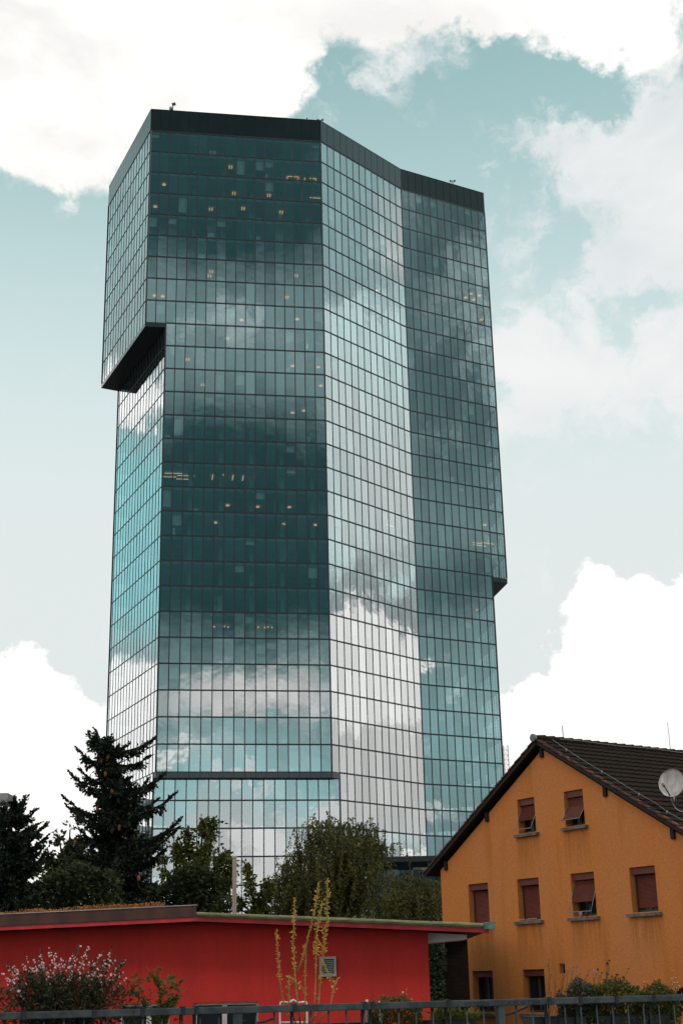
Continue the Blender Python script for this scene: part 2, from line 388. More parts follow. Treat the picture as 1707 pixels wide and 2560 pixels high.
# panes: the 100 that show largest are parts, the others one part
def area(pn):
    p, d, n, w, z0, z1, fi, zi = pn
    c = z3(p, (z0 + z1) / 2) + d * (w / 2); v = c - Vector((0, 0, EYE)); r2 = v.length_squared
    if fi > 3 or z0 < 22: return 0
    return max(0, -v.normalized().dot(n)) * w * (z1 - z0) / r2
panes.sort(key=area, reverse=True)
rest = MB()
for i, pn in enumerate(panes):
    p, d, n, w, z0, z1, fi, zi = pn
    ax, az = trng.gauss(0, .0022), trng.gauss(0, .0020)
    h = z1 - z0; g_ = .012
    def pt(u, v): return z3(p, z0) + d * (u * w) + Vector((0, 0, v * h)) - n * .03 + n * ((u - .5) * w * ax + (v - .5) * h * az)
    mb = MB() if i < 100 else rest
    u0, v0 = .03 / w, .03 / h
    mb.add((pt(u0, v0), pt(1 - u0, v0), pt(1 - u0, 1 - v0), pt(u0, 1 - v0)), ((0, 1, 2, 3),))
    if i < 100: mb.build('glass_panel', M['glass'], tower)
tag(rest.build('glass_panels', M['glass'], tower), kind='stuff')
# floors, core, blinds, desks
def inset(poly, k):
    out = []; n = len(poly)
    for i in range(n):
        a, b, c_ = poly[i - 1], poly[i], poly[(i + 1) % n]
        n1 = outn(a, b).to_2d(); n2 = outn(b, c_).to_2d()
        m_ = (n1 + n2).normalized(); out.append(b - m_ * (k / max(.3, m_.dot(n1))))
    return out
for zi, (poly, r0, r1) in enumerate(zones):
    ins = inset(poly, .30)
    for r in range(r0, r1):
        z = zrow(r)
        if z < .8: continue
        mb = MB(); mb.prism(ins, z - .42, z - .02); mb.build('floor_slab', M['slab'], tower)
cen = V2(-4, 197)
mb = MB(); mb.prism([cen + (p - cen) * .55 for p in zones[3][0]], 0.1, Z0 + 2); mb.build('core', M['core'], tower)
mb = MB(); mb.prism(inset(zones[0][0], .55), Z0 + .3, Z0 + .8); mb.build('roof', M['para'], tower)
# soffits
def soffit(poly, z, h): 
    mb = MB(); mb.prism(poly, z - h, z - .10); return mb
mb = soffit([tA, tB, tBp + nBC * .0, tAp], zrow(9), .72); mb.build('soffit', M['soff'], tower)
mb = soffit([tEp, tE, tF, tFp], zrow(18), .80); mb.build('soffit', M['soff'], tower)
mb = soffit([tBp, tC, tCs, tBs], zrow(27), .80); mb.build('soffit', M['soff'], tower)
def band(p, q, z, h, k):
    d2 = (q - p).normalized(); d = Vector((d2.x, d2.y, 0)); n = outn(p, q); L = (q - p).length; mw = L / k; mb = MB()
    for i in range(k): mb.obox(z3(p + d2 * (i * mw + .025), z - h + .03) - n * .05, d * (mw - .05), n * .09, Vector((0, 0, h - .12)))
    mb.build('soffit_band', M['para'], tower)
band(tB, tBp, zrow(9), .72, 2); band(tA, tB, zrow(9), .72, 16)
band(tEp, tE, zrow(18), .80, 2); band(tE, tF, zrow(18), .8, 12)
band(tBp, tC, zrow(27), .80, 16); band(tC, tCs, zrow(27), .80, 1)
for i in range(90):
    pn = trng.choice([p for p in panes if p[6] in (1, 2, 3) and p[4] > 25]) if i else panes[60]
    p, d, n, w, z0, z1, fi, zi = pn; top = z1 - .5; hh = trng.choice((.5, .9, 1.5, 2.4))
    mb = MB(); mb.obox(z3(p, top - hh) + d * .1 - n * .34, d * (w - .2), n * .02, Vector((0, 0, hh))); mb.build('roller_blind', M['blind'], tower)
for i in range(90):
    pn = trng.choice([p for p in panes if p[6] in (1, 2, 3) and p[4] > 25])
    p, d, n, w, z0, z1, fi, zi = pn
    mb = MB(); hh = trng.choice((.35, .7, .8, 1.2)); ww = trng.uniform(.25, 1.0); mb.obox(z3(p, z0 - .02) + d * trng.uniform(.1, .3) - n * trng.uniform(.7, 1.4), d * ww, n * .3, Vector((0, 0, hh))); mb.build('office_cabinet', M['desk'], tower)
for fi, (k0, k1) in {1: (3, 17), 2: (2, 12), 3: (2, 10)}.items():        # round columns standing inside along the glass
    p, q = zones[3][0][fi], zones[3][0][fi + 1]; d2 = (q - p).normalized(); n2 = outn(p, q).to_2d()
    for k in range(k0, k1, 3):
        c_ = p + d2 * (k * 1.41) - n2 * 2.2; mb = MB(); mb.tube([(c_.x, c_.y, .2), (c_.x, c_.y, Z0)], .32, 10); mb.build('column', M['slab'], tower)
for i in range(70):          # glazed-off rooms: pale partitions running back from the facade
    pn = trng.choice([p for p in panes if p[6] in (1, 2, 3) and p[4] > 25]); p, d, n, w, z0, z1, fi, zi = pn
    mb = MB(); mb.obox(z3(p, z0 + .0) - n * .5, d * .1, -n * trng.uniform(1.5, 4), Vector((0, 0, z1 - z0 - .44))); mb.build('partition', M['desk'], tower)
# lit lamps behind the glass
l1 = crop(200, 220, 1568 / 660); lA = crop(240, 760, 1568 / 620); lB = crop(240, 1300, 1568 / 660); l2 = crop(760, 260, 2.8); l7 = crop(780, 1300, 1568 / 520)
lamps = [(l1(*q), 'two') for q in ((895, 472), (915, 628), (1122, 640), (970, 718), (778, 722), (770, 1118), (780, 1092), (1228, 1245), (875, 1490), (640, 1615), (730, 1765), (1195, 740), (1283, 1118))]
lamps += [(l1(*q), 'disc') for q in ((448, 706), (445, 1235), (492, 1240), (960, 1380), (1263, 1653), (1415, 1660), (500, 575), (1430, 1770))]
lamps += [(l1(*q), 'hoop') for q in ((1265, 530), (1368, 540))] + [(l1(1350, 1530), 'bar'), (l1(1390, 655), 'long'), (l1(1290, 1375), 'disc')]
lamps += [(lA(*q), 'disc') for q in ((833, 1276), (1023, 1285), (1222, 1287), (1243, 690), (1315, 677), (755, 1385), (1185, 1395), (1385, 1400))]
lamps += [(lA(*q), 'bar') for q in ((735, 1097), (800, 1095), (863, 1100), (927, 1103), (990, 1105))] + [(lA(*q), 'long') for q in ((490, 1073), (455, 1095), (570, 1088), (565, 1110))]
lamps += [(lB(*q), 'dot') for q in ((703, 630), (763, 628), (785, 632), (963, 632), (1003, 635), (1022, 632), (1045, 634))] + [(lB(660, 672), 'two')]
lamps += [(l2(*q), 'disc') for q in ((1075, 1342), (1130, 1357), (1168, 1330), (1225, 1343), (1187, 1372), (460, 1285), (505, 1262), (557, 1285), (603, 1310), (505, 1308))] + [(l2(*q), 'two') for q in ((1240, 1512), (750, 1793), (530, 755), (280, 622))]
lamps += [(l7(*q), 'long') for q in ((1230, 175), (1320, 178), (1260, 195), (900, 1742), (905, 1922), (600, 50))] + [(l7(1300, 40), 'disc'), (l7(1235, 680), 'two')]
def inside(pt, poly, marg):
    for i in range(len(poly)):
        if (pt.to_2d() - poly[i]).dot(outn(poly[i], poly[(i + 1) % len(poly)]).to_2d()) > -marg: return False
    return True
for (px, kind) in lamps:
    d = ray(*px); best = None
    for r in range(0, 34):
        zc = zrow(r) - .62 - EYE
        if d.z <= 0: break
        q = d * (zc / d.z) + Vector((0, 0, EYE)); poly = zones[0 if r < 9 else 1 if r < 18 else 2 if r < 27 else 3][0]
        ok = inside(q, [tB, tC, tD, tE, tF, tG, tH] if r < 9 else [tBp, tC, tD, tEp, tFp, tG, tH], .4) if False else None
        fi = 1 if px[0] < 812 else (2 if px[0] < 1000 + (px[1] - 420) * .037 else 3)
        p0, p1 = poly[fi], poly[fi + 1]; dep = -(q.to_2d() - p0).dot(outn(p0, p1).to_2d())
        if .5 < dep < 7: best = (q, p0, p1); break
    if not best: continue
    q, p0, p1 = best; d2 = (p1 - p0).normalized(); dd = Vector((d2.x, d2.y, 0)); n = outn(p0, p1); mb = MB(); mt = M['lamp']
    if kind == 'two':
        for s_ in (-.18, .18): mb.obox(q + dd * (s_ - .07) - n * .4, dd * .14, n * .8, Vector((0, 0, .06)))
    elif kind == 'disc': mb.tube([q, q + Vector((0, 0, .12))], [.30, .22], 12)
    elif kind == 'dot': mb.ball(q - Vector((0, 0, .1)), .14)
    elif kind == 'bar': mb.obox(q - n * 1.0, dd * .1, n * 2.0, Vector((0, 0, .06))); mt = M['lampw']
    elif kind == 'long': mb.obox(q - dd * 1.2, dd * 2.4, n * .1, Vector((0, 0, .06))); mt = M['lampw']
    else:
        mb.obox(q - dd * .9, dd * 1.8, n * .12, Vector((0, 0, .08)))
        for s_ in (-.9, .8): mb.obox(q + dd * s_ - n * 1.4, dd * .1, n * 1.3, Vector((0, 0, .06)))
    mb.build('ceiling_lamp', mt, tower)
# roof masts
def roof_mast(px, hpx, label, style):
    d = ray(*px); q = d * ((ZT - EYE) / d.z) + Vector((0, 0, EYE)); q.y += .5; h = hpx * q.y / FPX
    t = thing('roof_mast', label, 'antenna', q, 'small masts on the roof edge of the tower')
    mb = MB(); mb.tube([q, q + Vector((0, 0, h))], .07, 6); mb.build('pole', M['steel'], t)
    mb = MB()
    if style == 0:
        mb.ball(q + Vector((-.25, 0, h * .35)), .38); mb.build('camera_dome', mat('dome_grey', (.35, .35, .35), .4), t)
        mb = MB(); mb.obox(q + Vector((-.1, -.1, h * .8)), (.55, 0, .15), (0, .2, 0), (-.1, 0, .4)); mb.build('sensor', M['steel'], t)
    elif style == 1:
        mb.tube([q + Vector((-.35, 0, h * .7)), q + Vector((.35, 0, h * .7))], .05, 5); mb.build('crossarm', M['steel'], t)
        for s_ in (-.35, .35):
            mb = MB(); mb.ball(q + Vector((s_, 0, h * .88)), .2); mb.build('sensor', M['steel'], t)
    else:
        mb.ball(q + Vector((0, 0, h)), .12); mb.build('sensor', M['steel'], t)
roof_mast(l1(550, 124), 22, 'roof mast with dome camera, above the left end of the dark crown', 0)
roof_mast(l1(1427, 190), 8, 'short roof mast with two sensors at the middle corner of the crown', 1)
roof_mast(l1(1348, 184), 9, 'thin whip antenna just left of the crown corner', 2)
roof_mast(l2(1041, 562), 19, 'twin headed roof mast on the right wing of the crown', 1)
#--REST--
# ------------------------------------------------------------------ dark reflection block, distant buildings, masts
M['blockglass'] = glassmat('reflection_block_glass', .007, (.05, .07, .07))
a0, a1 = P(930, 2140, 160), P(1170, 2150, 160)
ax0, ax1, azt = a0.x, a1.x + 6, P(1000, 2140, 160).z
an = thing('reflection_block', 'low dark glass block added for the dark reflection at the tower foot, behind the birch', 'building', (ax0, 160, 0))  # added block in place of a dark building mirrored in the tower glass
mb = MB(); mb.obox((ax0, 160.4, azt - .5), (ax1 - ax0, 0, 0), (0, 14, 0), (0, 0, .5)); mb.build('roof', M['frame'], an)
mb = MB(); mb.obox((ax0 + .3, 160.6, .2), (ax1 - ax0 - .6, 0, 0), (0, 13, 0), (0, 0, azt - 5)); mb.build('core', M['soff'], an)
fm = MB(); k = 0
while ax0 + k * 2.1 < ax1:
    xx = ax0 + k * 2.1
    if xx + 2.1 < ax1 + .2:
        for zz0, zz1 in ((azt - 4.0, azt - .62), (azt - 7.6, azt - 4.16), (azt - 11.2, azt - 7.76)):
            q = MB(); t = random.gauss(0, .006); q.quad((xx + .06, 160.3, zz0), (xx + 2.04, 160.3 + t, zz0), (xx + 2.04, 160.3 + t, zz1), (xx + .06, 160.3, zz1)); q.build('glass_panel', M['blockglass'], an)
    fm.obox((xx - .06, 160.12, .2), (.12, 0, 0), (0, .2, 0), (0, 0, azt - .75)); k += 1
for zz in (azt - .62, azt - 4.16, azt - 7.76, azt - 11.4): fm.obox((ax0, 160.1, zz), (ax1 - ax0, 0, 0), (0, .19, 0), (0, 0, .16))
fm.build('facade_frame', M['frame'], an)
for px, py, w in ((971, 2179, 1.0), (1032, 2174, 2.2), (1053, 2175, 1.8)):
    q = P(px, py, 162); mb = MB(); mb.obox(q, (w, 0, 0), (0, .2, 0), (0, 0, .22)); mb.build('ceiling_lamp', emis('lamp_dim', (1, .85, .55), .9), an)

cb = thing('concrete_block', 'distant grey concrete high-rise with open top floor at the far left edge', 'building', P(0, 2060, 210).to_2d().to_3d())
q0, q1 = P(-60, 1974, 210), P(21, 1974, 210); X0, X1 = q0.x, q1.x; zt = P(38, 1982, 210).z
mb = MB(); mb.obox((X0, 210.6, 0), (X1 - X0 - .6, 0, 0), (0, 4.2, 0), (0, 0, zt - 5.2)); mb.build('wall', M['conc'], cb)
mb = MB(); mb.obox((X0 - .3, 210, zt - 1.3), (X1 - X0 + .3, 0, 0), (0, 5.2, 0), (0, 0, 1.3)); mb.build('roof', M['conc'], cb)
for lv in range(4):
    z = zt - 1.3 - 3.4 * (lv + 1)
    if lv: mb = MB(); mb.obox((X0 - .2, 210.1, z + 3.4 - .4), (X1 - X0 + .1, 0, 0), (0, 1, 0), (0, 0, .8)); mb.build('floor_band', M['conc'], cb)
    for i in range(4):
        xx = X1 - .7 - i * 2.4; mb = MB(); mb.obox((xx, 210.15, z + .41), (.5, 0, 0), (0, .9, 0), (0, 0, 2.58)); mb.build('pillar', M['conc'], cb)
        if lv: mb = MB(); mb.obox((xx - 1.7, 210.45, z + .5), (1.5, 0, 0), (0, .1, 0), (0, 0, 2.3)); mb.build('window', mat('dark_window', (.02, .025, .03), .15, .2, 2), cb)

lm = thing('lattice_mast', 'pale steel lattice mast standing between the tower and the orange gable', 'mast', P(1264, 1900, 260).to_2d().to_3d())
mlat = mat('faded_red_white', (.55, .48, .45), .7, .15, 1)
mb = MB(); bx = P(1265, 1900, 260); ztop = P(1264, 1864, 260).z; hw_ = .42
cs = [(-hw_, -hw_), (hw_, -hw_), (hw_, hw_), (-hw_, hw_)]
for cx, cy in cs: mb.tube([(bx.x + cx, 260 + cy, 0), (bx.x + cx, 260 + cy, ztop)], .045, 4)
mb.build('leg_frame', mlat, lm); mb = MB(); z = 12
while z < ztop - .1:
    for i in range(4):
        p, q = cs[i], cs[(i + 1) % 4]
        mb.tube([(bx.x + p[0], 260 + p[1], z), (bx.x + q[0], 260 + q[1], z + .9)], .03, 3, caps=False); mb.tube([(bx.x + p[0], 260 + p[1], z), (bx.x + q[0], 260 + q[1], z)], .03, 3, caps=False)
    z += .9
mb.build('bracing', mlat, lm)
wa = thing('whip_antenna', 'hair-thin distant antenna rising above the roof ridge at the right edge', 'antenna', P(1677, 1900, 120).to_2d().to_3d())
q = P(1677, 1900, 120); zt = P(1676, 1806, 120).z
mb = MB(); mb.tube([(q.x, 120, 0), (q.x, 120, zt - 1.4)], .035, 5); mb.build('pole', mat('pale_pole', (.4, .4, .4), .6), wa)
mb = MB(); mb.tube([(q.x, 120, zt - 1.4), (q.x - .02, 120, zt)], .022, 4); mb.build('tip', M['steel'], wa)

# pink concrete post in front of the tower
pp = P(586, 2290, 54); zt = P(586, 2140, 54).z; w = 9.5 / FPX * 54
po = thing('square_post', 'slim pinkish concrete post standing before the tower, right of the dark tree', 'post', (pp.x, 54, 0))
mb = MB(); mb.cbox((pp.x, 54, zt / 2 - .05), w, w, zt - .1); mb.build('shaft', mat('pink_concrete', (.42, .29, .26), .8, .12, 2), po)
mb = MB(); mb.cbox((pp.x, 54, zt - .04), w + .03, w + .03, .08); mb.build('cap', mat('pink_cap', (.42, .36, .33), .8, .2, 3), po)

# ------------------------------------------------------------------ orange house
HO = Vector((3.11, 48.74, 0)); ud = Vector((math.cos(RA(-54.725)), math.sin(RA(-54.725)), 0)); nd = Vector((ud.y, -ud.x, 0))
if nd.y > 0: nd = -nd
def hp(u, z, off=0.0): return HO + ud * u + nd * off + Vector((0, 0, z + EYE))
HW, UA, ZA, ZE = 10.88, 5.41, 6.91, 3.55
house = thing('orange_house', 'orange rendered house with dark tiled gable roof and rust-red shutters', 'house', HO)
WT = .34
wins = [('U', 4.07, .81, 4.39, 5.47, 'tilt'), ('U', 6.23, .83, 4.40, 5.47, 'tilt'), ('M', 1.42, 1, 1.73, 2.99, 'closed'), ('M', 3.84, 1, 1.73, 2.99, 'closed'),
        ('M', 6.27, 1, 1.73, 2.99, 'tilt'), ('M', 8.71, 1, 1.73, 2.99, 'closed'), ('B', 1.42, 1, -1.0, .26, 'open'), ('B', 3.83, 1, -1.0, .26, 'open')]
wm, b, pr = material('orange_render')
co = b.n('ShaderNodeTexCoord').outputs['Object']
n1 = b.smooth(b.noise(b.vec('MULTIPLY', co, (1, 1, .35)), .8, 7, .6), .35, .7)
n2 = b.smooth(b.noise(b.vec('MULTIPLY', co, (1, 1, .10)), 1.6, 5, .6), .5, .75)
n3 = b.smooth(b.noise(co, 14, 6, .7), .3, .7)
cc = b.mix(n1, (.64, .215, .055, 1), (.61, .225, .078, 1)); cc = b.mix(b.math('MULTIPLY', n2, .45), cc, (.36, .105, .016, 1)); cc = b.mix(b.math('MULTIPLY', n3, .34), cc, (.33, .095, .018, 1))
uu_ = b.vec('DOT_PRODUCT', b.vec('SUBTRACT', co, tuple(HO)), tuple(ud)); zz_ = b.n('ShaderNodeSeparateXYZ'); b.put(zz_.inputs[0], co); zz_ = zz_.outputs[2]
strk = b.smooth(b.noise(b.vec('MULTIPLY', co, (5, 5, .35)), 1.6, 5, .6), .30, .62)
for k_, u_, w_, z0_, z1_, st_ in wins[:6]:           # rain drips off the sill ends
    zs = z0_ + EYE - .10; m_ = b.math('MULTIPLY', b.smooth(uu_, u_ - .22, u_ - .05), b.smooth(uu_, u_ + w_ + .22, u_ + w_ + .05)); m_ = b.math('MULTIPLY', m_, b.math('MULTIPLY', b.smooth(zz_, zs - 1.5, zs), b.math('LESS_THAN', zz_, zs + .02)))
    cc = b.mix(b.math('MULTIPLY', b.math('MULTIPLY', m_, strk), .55), cc, (.27, .085, .012, 1))
b.put(pr.inputs['Base Color'], cc); pr.inputs['Roughness'].default_value = .92; pr.inputs['Specular IOR Level'].default_value = .2
bn = b.n('ShaderNodeBump'); bn.inputs['Distance'].default_value = .02; b.put(bn.inputs['Height'], b.noise(co, 22, 4, .65)); b.t.links.new(bn.outputs[0], pr.inputs['Normal'])
M['orange'] = wm
M['shutter'] = mat('rust_red_shutter', (.155, .034, .021), .6, .25, 3, .004, 3)
M['box'] = mat('shutter_box_red', (.135, .030, .018), .55, .2, 3)
M['sill'] = mat('stone_sill', (.20, .165, .135), .9, .45, 5, .004, 40)
M['wframe'] = mat('dark_window_frame', (.045, .040, .036), .6, .2, 3)
M['arm'] = mat('aluminium_arm', (.34, .32, .30), .4, .15, 6, metal=.3)
M['dglass'] = mat('dark_house_glass', (.010, .012, .013), .12, .2, 1, spec=.22)
# gable wall with real openings
bm = bmesh.new(); edges = []
def loop(pts):
    vs = [bm.verts.new(p) for p in pts]
    for i in range(len(vs)): edges.append(bm.edges.new((vs[i], vs[(i + 1) % len(vs)])))
loop([hp(0, -EYE), hp(HW, -EYE), hp(HW, 3.69), hp(UA, ZA), hp(0, ZE)])
for k, u, w, z0, z1, st in wins: loop([hp(u, z0), hp(u + w, z0), hp(u + w, z1), hp(u, z1)])
loop([hp(5.52, .12), hp(5.76, .12), hp(5.76, .40), hp(5.52, .40)])
bmesh.ops.triangle_fill(bm, edges=edges, use_beauty=True)
for k, u, w, z0, z1, st in wins + [('v', 5.52, .24, .12, .40, '')]:      # reveals
    cs = [(u, z0), (u + w, z0), (u + w, z1), (u, z1)]
    for i in range(4):
        p, q = cs[i], cs[(i + 1) % 4]
        bm.faces.new([bm.verts.new(x) for x in (hp(*p), hp(*q), hp(*q, -WT), hp(*p, -WT))])
dep = -15.5
for pts in ([hp(0, -EYE), hp(0, ZE), hp(0, ZE, dep), hp(0, -EYE, dep)], [hp(HW, -EYE), hp(HW, 3.69), hp(HW, 3.69, dep), hp(HW, -EYE, dep)],
            [hp(0, -EYE, dep), hp(HW, -EYE, dep), hp(HW, 3.69, dep), hp(UA, ZA, dep), hp(0, ZE, dep)]):
    bm.faces.new([bm.verts.new(x) for x in pts])
bmesh.ops.remove_doubles(bm, verts=bm.verts, dist=1e-4); bmesh.ops.recalc_face_normals(bm, faces=bm.faces)
me = bpy.data.meshes.new('wall'); bm.to_mesh(me); bm.free(); me.materials.append(wm)
wall = bpy.data.objects.new('wall', me); COL.objects.link(wall); wall.parent = house; wall.location = -house.location
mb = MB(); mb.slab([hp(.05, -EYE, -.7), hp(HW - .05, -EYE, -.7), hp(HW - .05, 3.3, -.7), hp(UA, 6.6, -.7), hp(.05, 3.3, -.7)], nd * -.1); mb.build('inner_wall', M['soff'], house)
mb = MB(); mb.obox(hp(5.525, .125, -.15), ud * .23, nd * .012, Vector((0, 0, .27))); mb.build('vent_hole_dark', M['soff'], house)  # dark plate inside the vent hole, put in to keep the opening black
for wi, (k, u, w, z0, z1, st) in enumerate(wins):
    fr = MB(); o = -.27; h = z1 - z0
    def bar(ua, za, ub, zb, o0=-.30, o1=-.24): fr.obox(hp(ua, za, o0), ud * (ub - ua), nd * (o1 - o0), Vector((0, 0, zb - za)))
    bar(u + .002, z0 + .002, u + .07, z1 - .002); bar(u + w - .07, z0 + .002, u + w - .002, z1 - .002); bar(u + .07, z0 + .002, u + w - .07, z0 + .07, -.298, -.242); bar(u + .07, z1 - .07, u + w - .07, z1 - .002, -.298, -.242); bar(u + w / 2 - .045, z0 + .07, u + w / 2 + .045, z1 - .07, -.296, -.236)
    W_ = fr.build('window', M['wframe'], house)
    mb = MB(); mb.quad(hp(u + .07, z0 + .07, -.27), hp(u + w - .07, z0 + .07, -.27), hp(u + w - .07, z1 - .07, -.27), hp(u + .07, z1 - .07, -.27)); mb.build('pane', M['dglass'], W_)
    bh = .20
    mb = MB(); mb.obox(hp(u + .02, z1 - bh, -.235), ud * (w - .04), nd * .165, Vector((0, 0, bh - .003))); mb.build('shutter_box', M['box'], W_)
    mb = MB(); s_ = .13; mb.slab([hp(u - s_, z0 - .12, -.30), hp(u - s_, z0 - .12, .13), hp(u - s_, z0 - .035, .14), hp(u - s_, z0 - .004, -.30)], ud * (w + 2 * s_)); mb.build('sill', M['sill'], W_)
    sh = MB()
    def slats(p0, p1, side, n):
        for i in range(n):
            a = p0.lerp(p1, i / n); c_ = p0.lerp(p1, (i + 1) / n); t = (p1 - p0).normalized(); nn = side.cross(t).normalized()
            if nn.dot(nd) < 0: nn = -nn
            m_ = a.lerp(c_, .5) + nn * .012
            sh.add((a, a + side, m_ + side, m_), ((0, 1, 2, 3),)); sh.add((m_, m_ + side, c_ + side, c_), ((0, 1, 2, 3),))
    if st == 'closed':
        gap = {2: .01, 3: .08, 5: .12}[wi]
        slats(hp(u + .06, z1 - bh - .02, -.23), hp(u + .06, z0 + gap, -.23), ud * (w - .12), 26); sh.build('shutter', M['shutter'], W_)
        for uu in (u + .03, u + w - .06): mb = MB(); mb.obox(hp(uu, z0 + .01, -.235), ud * .03, nd * .05, Vector((0, 0, h - bh - .03))); mb.build('guide_rail', M['wframe'], W_)
    elif st == 'tilt':
        zh = z1 - bh - .02; ol = .19; lenk = {0: .52, 1: .97, 4: .64}[wi]
        zm = z1 - h * {0: .37, 1: .43, 4: .28}[wi]; zl = z0 + h * {0: .10, 1: .17, 4: .10}[wi]
        slats(hp(u + .07, zh, -.15), hp(u + .07, zm, -.12), ud * (w - .14), 6)
        pa, pb = hp(u + .07, zm, -.12), hp(u + .07, zl, ol); slats(pa, pa.lerp(pb, lenk), ud * (w - .14), 16); sh.build('shutter', M['shutter'], W_)
        mb = MB()
        for uu in (u + .02, u + w - .02): mb.tube([hp(uu, zm, -.10), hp(uu, zl, ol + .02)], .011, 6)
        mb.tube([hp(u - .0, zl, ol + .02), hp(u + w + .0, zl, ol + .02)], .011, 6); mb.build('shutter_arm', M['arm'], W_)
# things on the sills
for i in range(9):
    mb = MB(); u = 3.92 + i * .095 + random.uniform(-.02, .02); r = random.uniform(.03, .055); mb.ball(hp(u, 1.735 + r * .45, .03 + random.uniform(-.05, .05)), r, 0, (1.2, 1, .7))
    tag(mb.build('pebble', mat('pale_stone', (.42, .40, .37), .9, .3, 8)), 'whitish pebble lying on the sill below the second middle-row shutter', 'pebble', 'pebbles on the window sill')
pot = thing('plant_pot', 'small white pot on the sill under the tilted middle-row shutter', 'pot', hp(6.62, 1.74, .02))
q = hp(6.62, 1.72, .02); mb = MB(); mb.tube([q, q + Vector((0, 0, .13)), q + Vector((0, 0, .14))], [.05, .065, .07], 10); mb.build('body', mat('white_pot', (.55, .58, .60), .5), pot)
mb = MB(); mb.tube([q + Vector((0, 0, .135)), q + Vector((0, 0, .145))], .055, 10); mb.build('soil', M['soff'], pot)
pot = thing('plant_pot', 'small brown pot beside the white one on the same sill', 'pot', hp(6.86, 1.74, .02))
q = hp(6.86, 1.72, .02); mb = MB(); mb.tube([q, q + Vector((0, 0, .10)), q + Vector((0, 0, .11))], [.04, .05, .055], 10); mb.build('body', mat('brown_pot', (.16, .07, .04), .7), pot)
mb = MB(); mb.tube([q + Vector((0, 0, .105)), q + Vector((0, 0, .115))], .044, 10); mb.build('soil', M['soff'], pot)

# roof
kL, kR = (ZA - ZE) / UA, (ZA - 3.69) / (HW - UA); ZR = ZA + .30; FO = .27
tm, b, pr = material('roof_tiles_dark')
co = b.n('ShaderNodeTexCoord').outputs['Object']; gg = b.n('ShaderNodeNewGeometry')
f = b.smooth(b.noise(co, 1.1, 6, .65), .56, .74); f3 = b.smooth(b.noise(co, 6, 5, .7), .35, .75)
cc = b.mix(f3, (.018, .0115, .009, 1), (.032, .019, .014, 1)); cc = b.mix(b.math('MULTIPLY', f, .7), cc, (.060, .018, .010, 1)); cc = b.mix(b.smooth(b.noise(co, 16, 4, .7), .72, .8), cc, (.22, .20, .17, 1))
b.put(pr.inputs['Base Color'], cc); pr.inputs['Roughness'].default_value = .95; pr.inputs['Specular IOR Level'].default_value = .08
M['tile'] = tm
vm, b, pr = material('verge_tiles_red'); co = b.n('ShaderNodeTexCoord').outputs['Object']
f = b.smooth(b.noise(co, 3.0, 5, .7), .4, .65); cc = b.mix(f, (.035, .016, .012, 1), (.19, .05, .022, 1)); b.put(pr.inputs['Base Color'], cc); pr.inputs['Roughness'].default_value = .8
M['verge'] = vm
M['timber'] = mat('dark_timber', (.018, .012, .010), .8, .35, 6, .003, 20, stretch=(1, 1, 1))
def roof_slope(side, length, tres, rows):
    kk = kL if side < 0 else kR; L = length; mb = MB(); s1 = math.sqrt(1 + kk * kk); rowl = L * s1 / rows
    ax = ud * side / s1 + Vector((0, 0, -kk / s1)); up = (nd.cross(ax)); up = up if up.z > 0 else -up; top = hp(UA, ZR, FO); T = 16.1; nt_ = int(T / tres)
    for r in range(rows):
        base = len(mb.v)
        for j in range(nt_ + 1):
            t = j * tres; wv = abs(math.sin(math.pi * t / .30)) * .026; jit = noise.noise(Vector((int(t / .30) * 3.1, r * 1.7, side))) * .012
            for s_, hgt in ((r * rowl - .03, .0), ((r + 1) * rowl, .042), ((r + 1) * rowl, -.01)):
                mb.v.append(tuple(top + ax * (s_ + jit) - nd * t + up * (hgt + wv)))
        for j in range(nt_):
            a = base + j * 3
            for f in ((a, a + 1, a + 4, a + 3), (a + 1, a + 2, a + 5, a + 4)): mb.f.append(list(f)); mb.mi.append(0); mb.sm.append(False)
    return mb, ax, up, s1
mbR, axR, upR, sR = roof_slope(1, HW - UA + .75, .06, 20); roofR = mbR.build('roof_tiles', M['tile'], house)
mbL, axL, upL, sL = roof_slope(-1, UA + .60, .10, 20); mbL.build('roof_tiles', M['tile'], house)
for ax, up, s1, L in ((axR, upR, sR, HW - UA + .75), (axL, upL, sL, UA + .60)):
    top = hp(UA, ZR, FO); LL = L * s1
    mb = MB(); mb.obox(top - up * .10 - nd * .04, ax * LL, up * .06, -nd * 16.0); mb.build('roof_deck', M['timber'], house)      # boarding seen from below
    mb = MB(); mb.obox(top - up * .135 + nd * .003, ax * LL, up * .10, -nd * .045); mb.build('barge_board', M['timber'], house)
    mb = MB(); n = 18
    for i in range(n):
        a = LL * i / n; mb.obox(top + ax * a + up * (.000 - .03) + nd * .03 + up * .006, ax * (LL / n + .03) + up * .03, up * .045, -nd * .13)
    mb.build('verge_tiles', M['verge'], house)
mb = MB(); T = 16.0; n = 40
for i in range(n):
    a = hp(UA, ZR + .03, FO + .04) - nd * (T * i / n); c_ = hp(UA, ZR + .045, FO + .04) - nd * (T * (i + 1) / n + .04)
    mb.tube([a, c_], [.10, .125], 10)
mb.build('ridge_tiles', M['tile'], house)
mb = MB(); mb.tube([hp(UA, ZR + .04, FO + .13), hp(UA, ZR + .04, FO + .03)], [.125, .115], 12); mb.build('ridge_end_cap', mat('grey_cap', (.20, .19, .18), .7), house)
for uu in (UA, 2.6, .35, 8.05, 10.55):
    kk = kL if uu < UA else kR; zz = ZR - abs(uu - UA) * kk - .14
    mb = MB(); mb.obox(hp(uu - .075, zz - .40 + (0.0 if uu != UA else -.02), -.2), ud * .13, nd * .28, Vector((0, 0, .30))); mb.build('purlin', M['timber'], house)
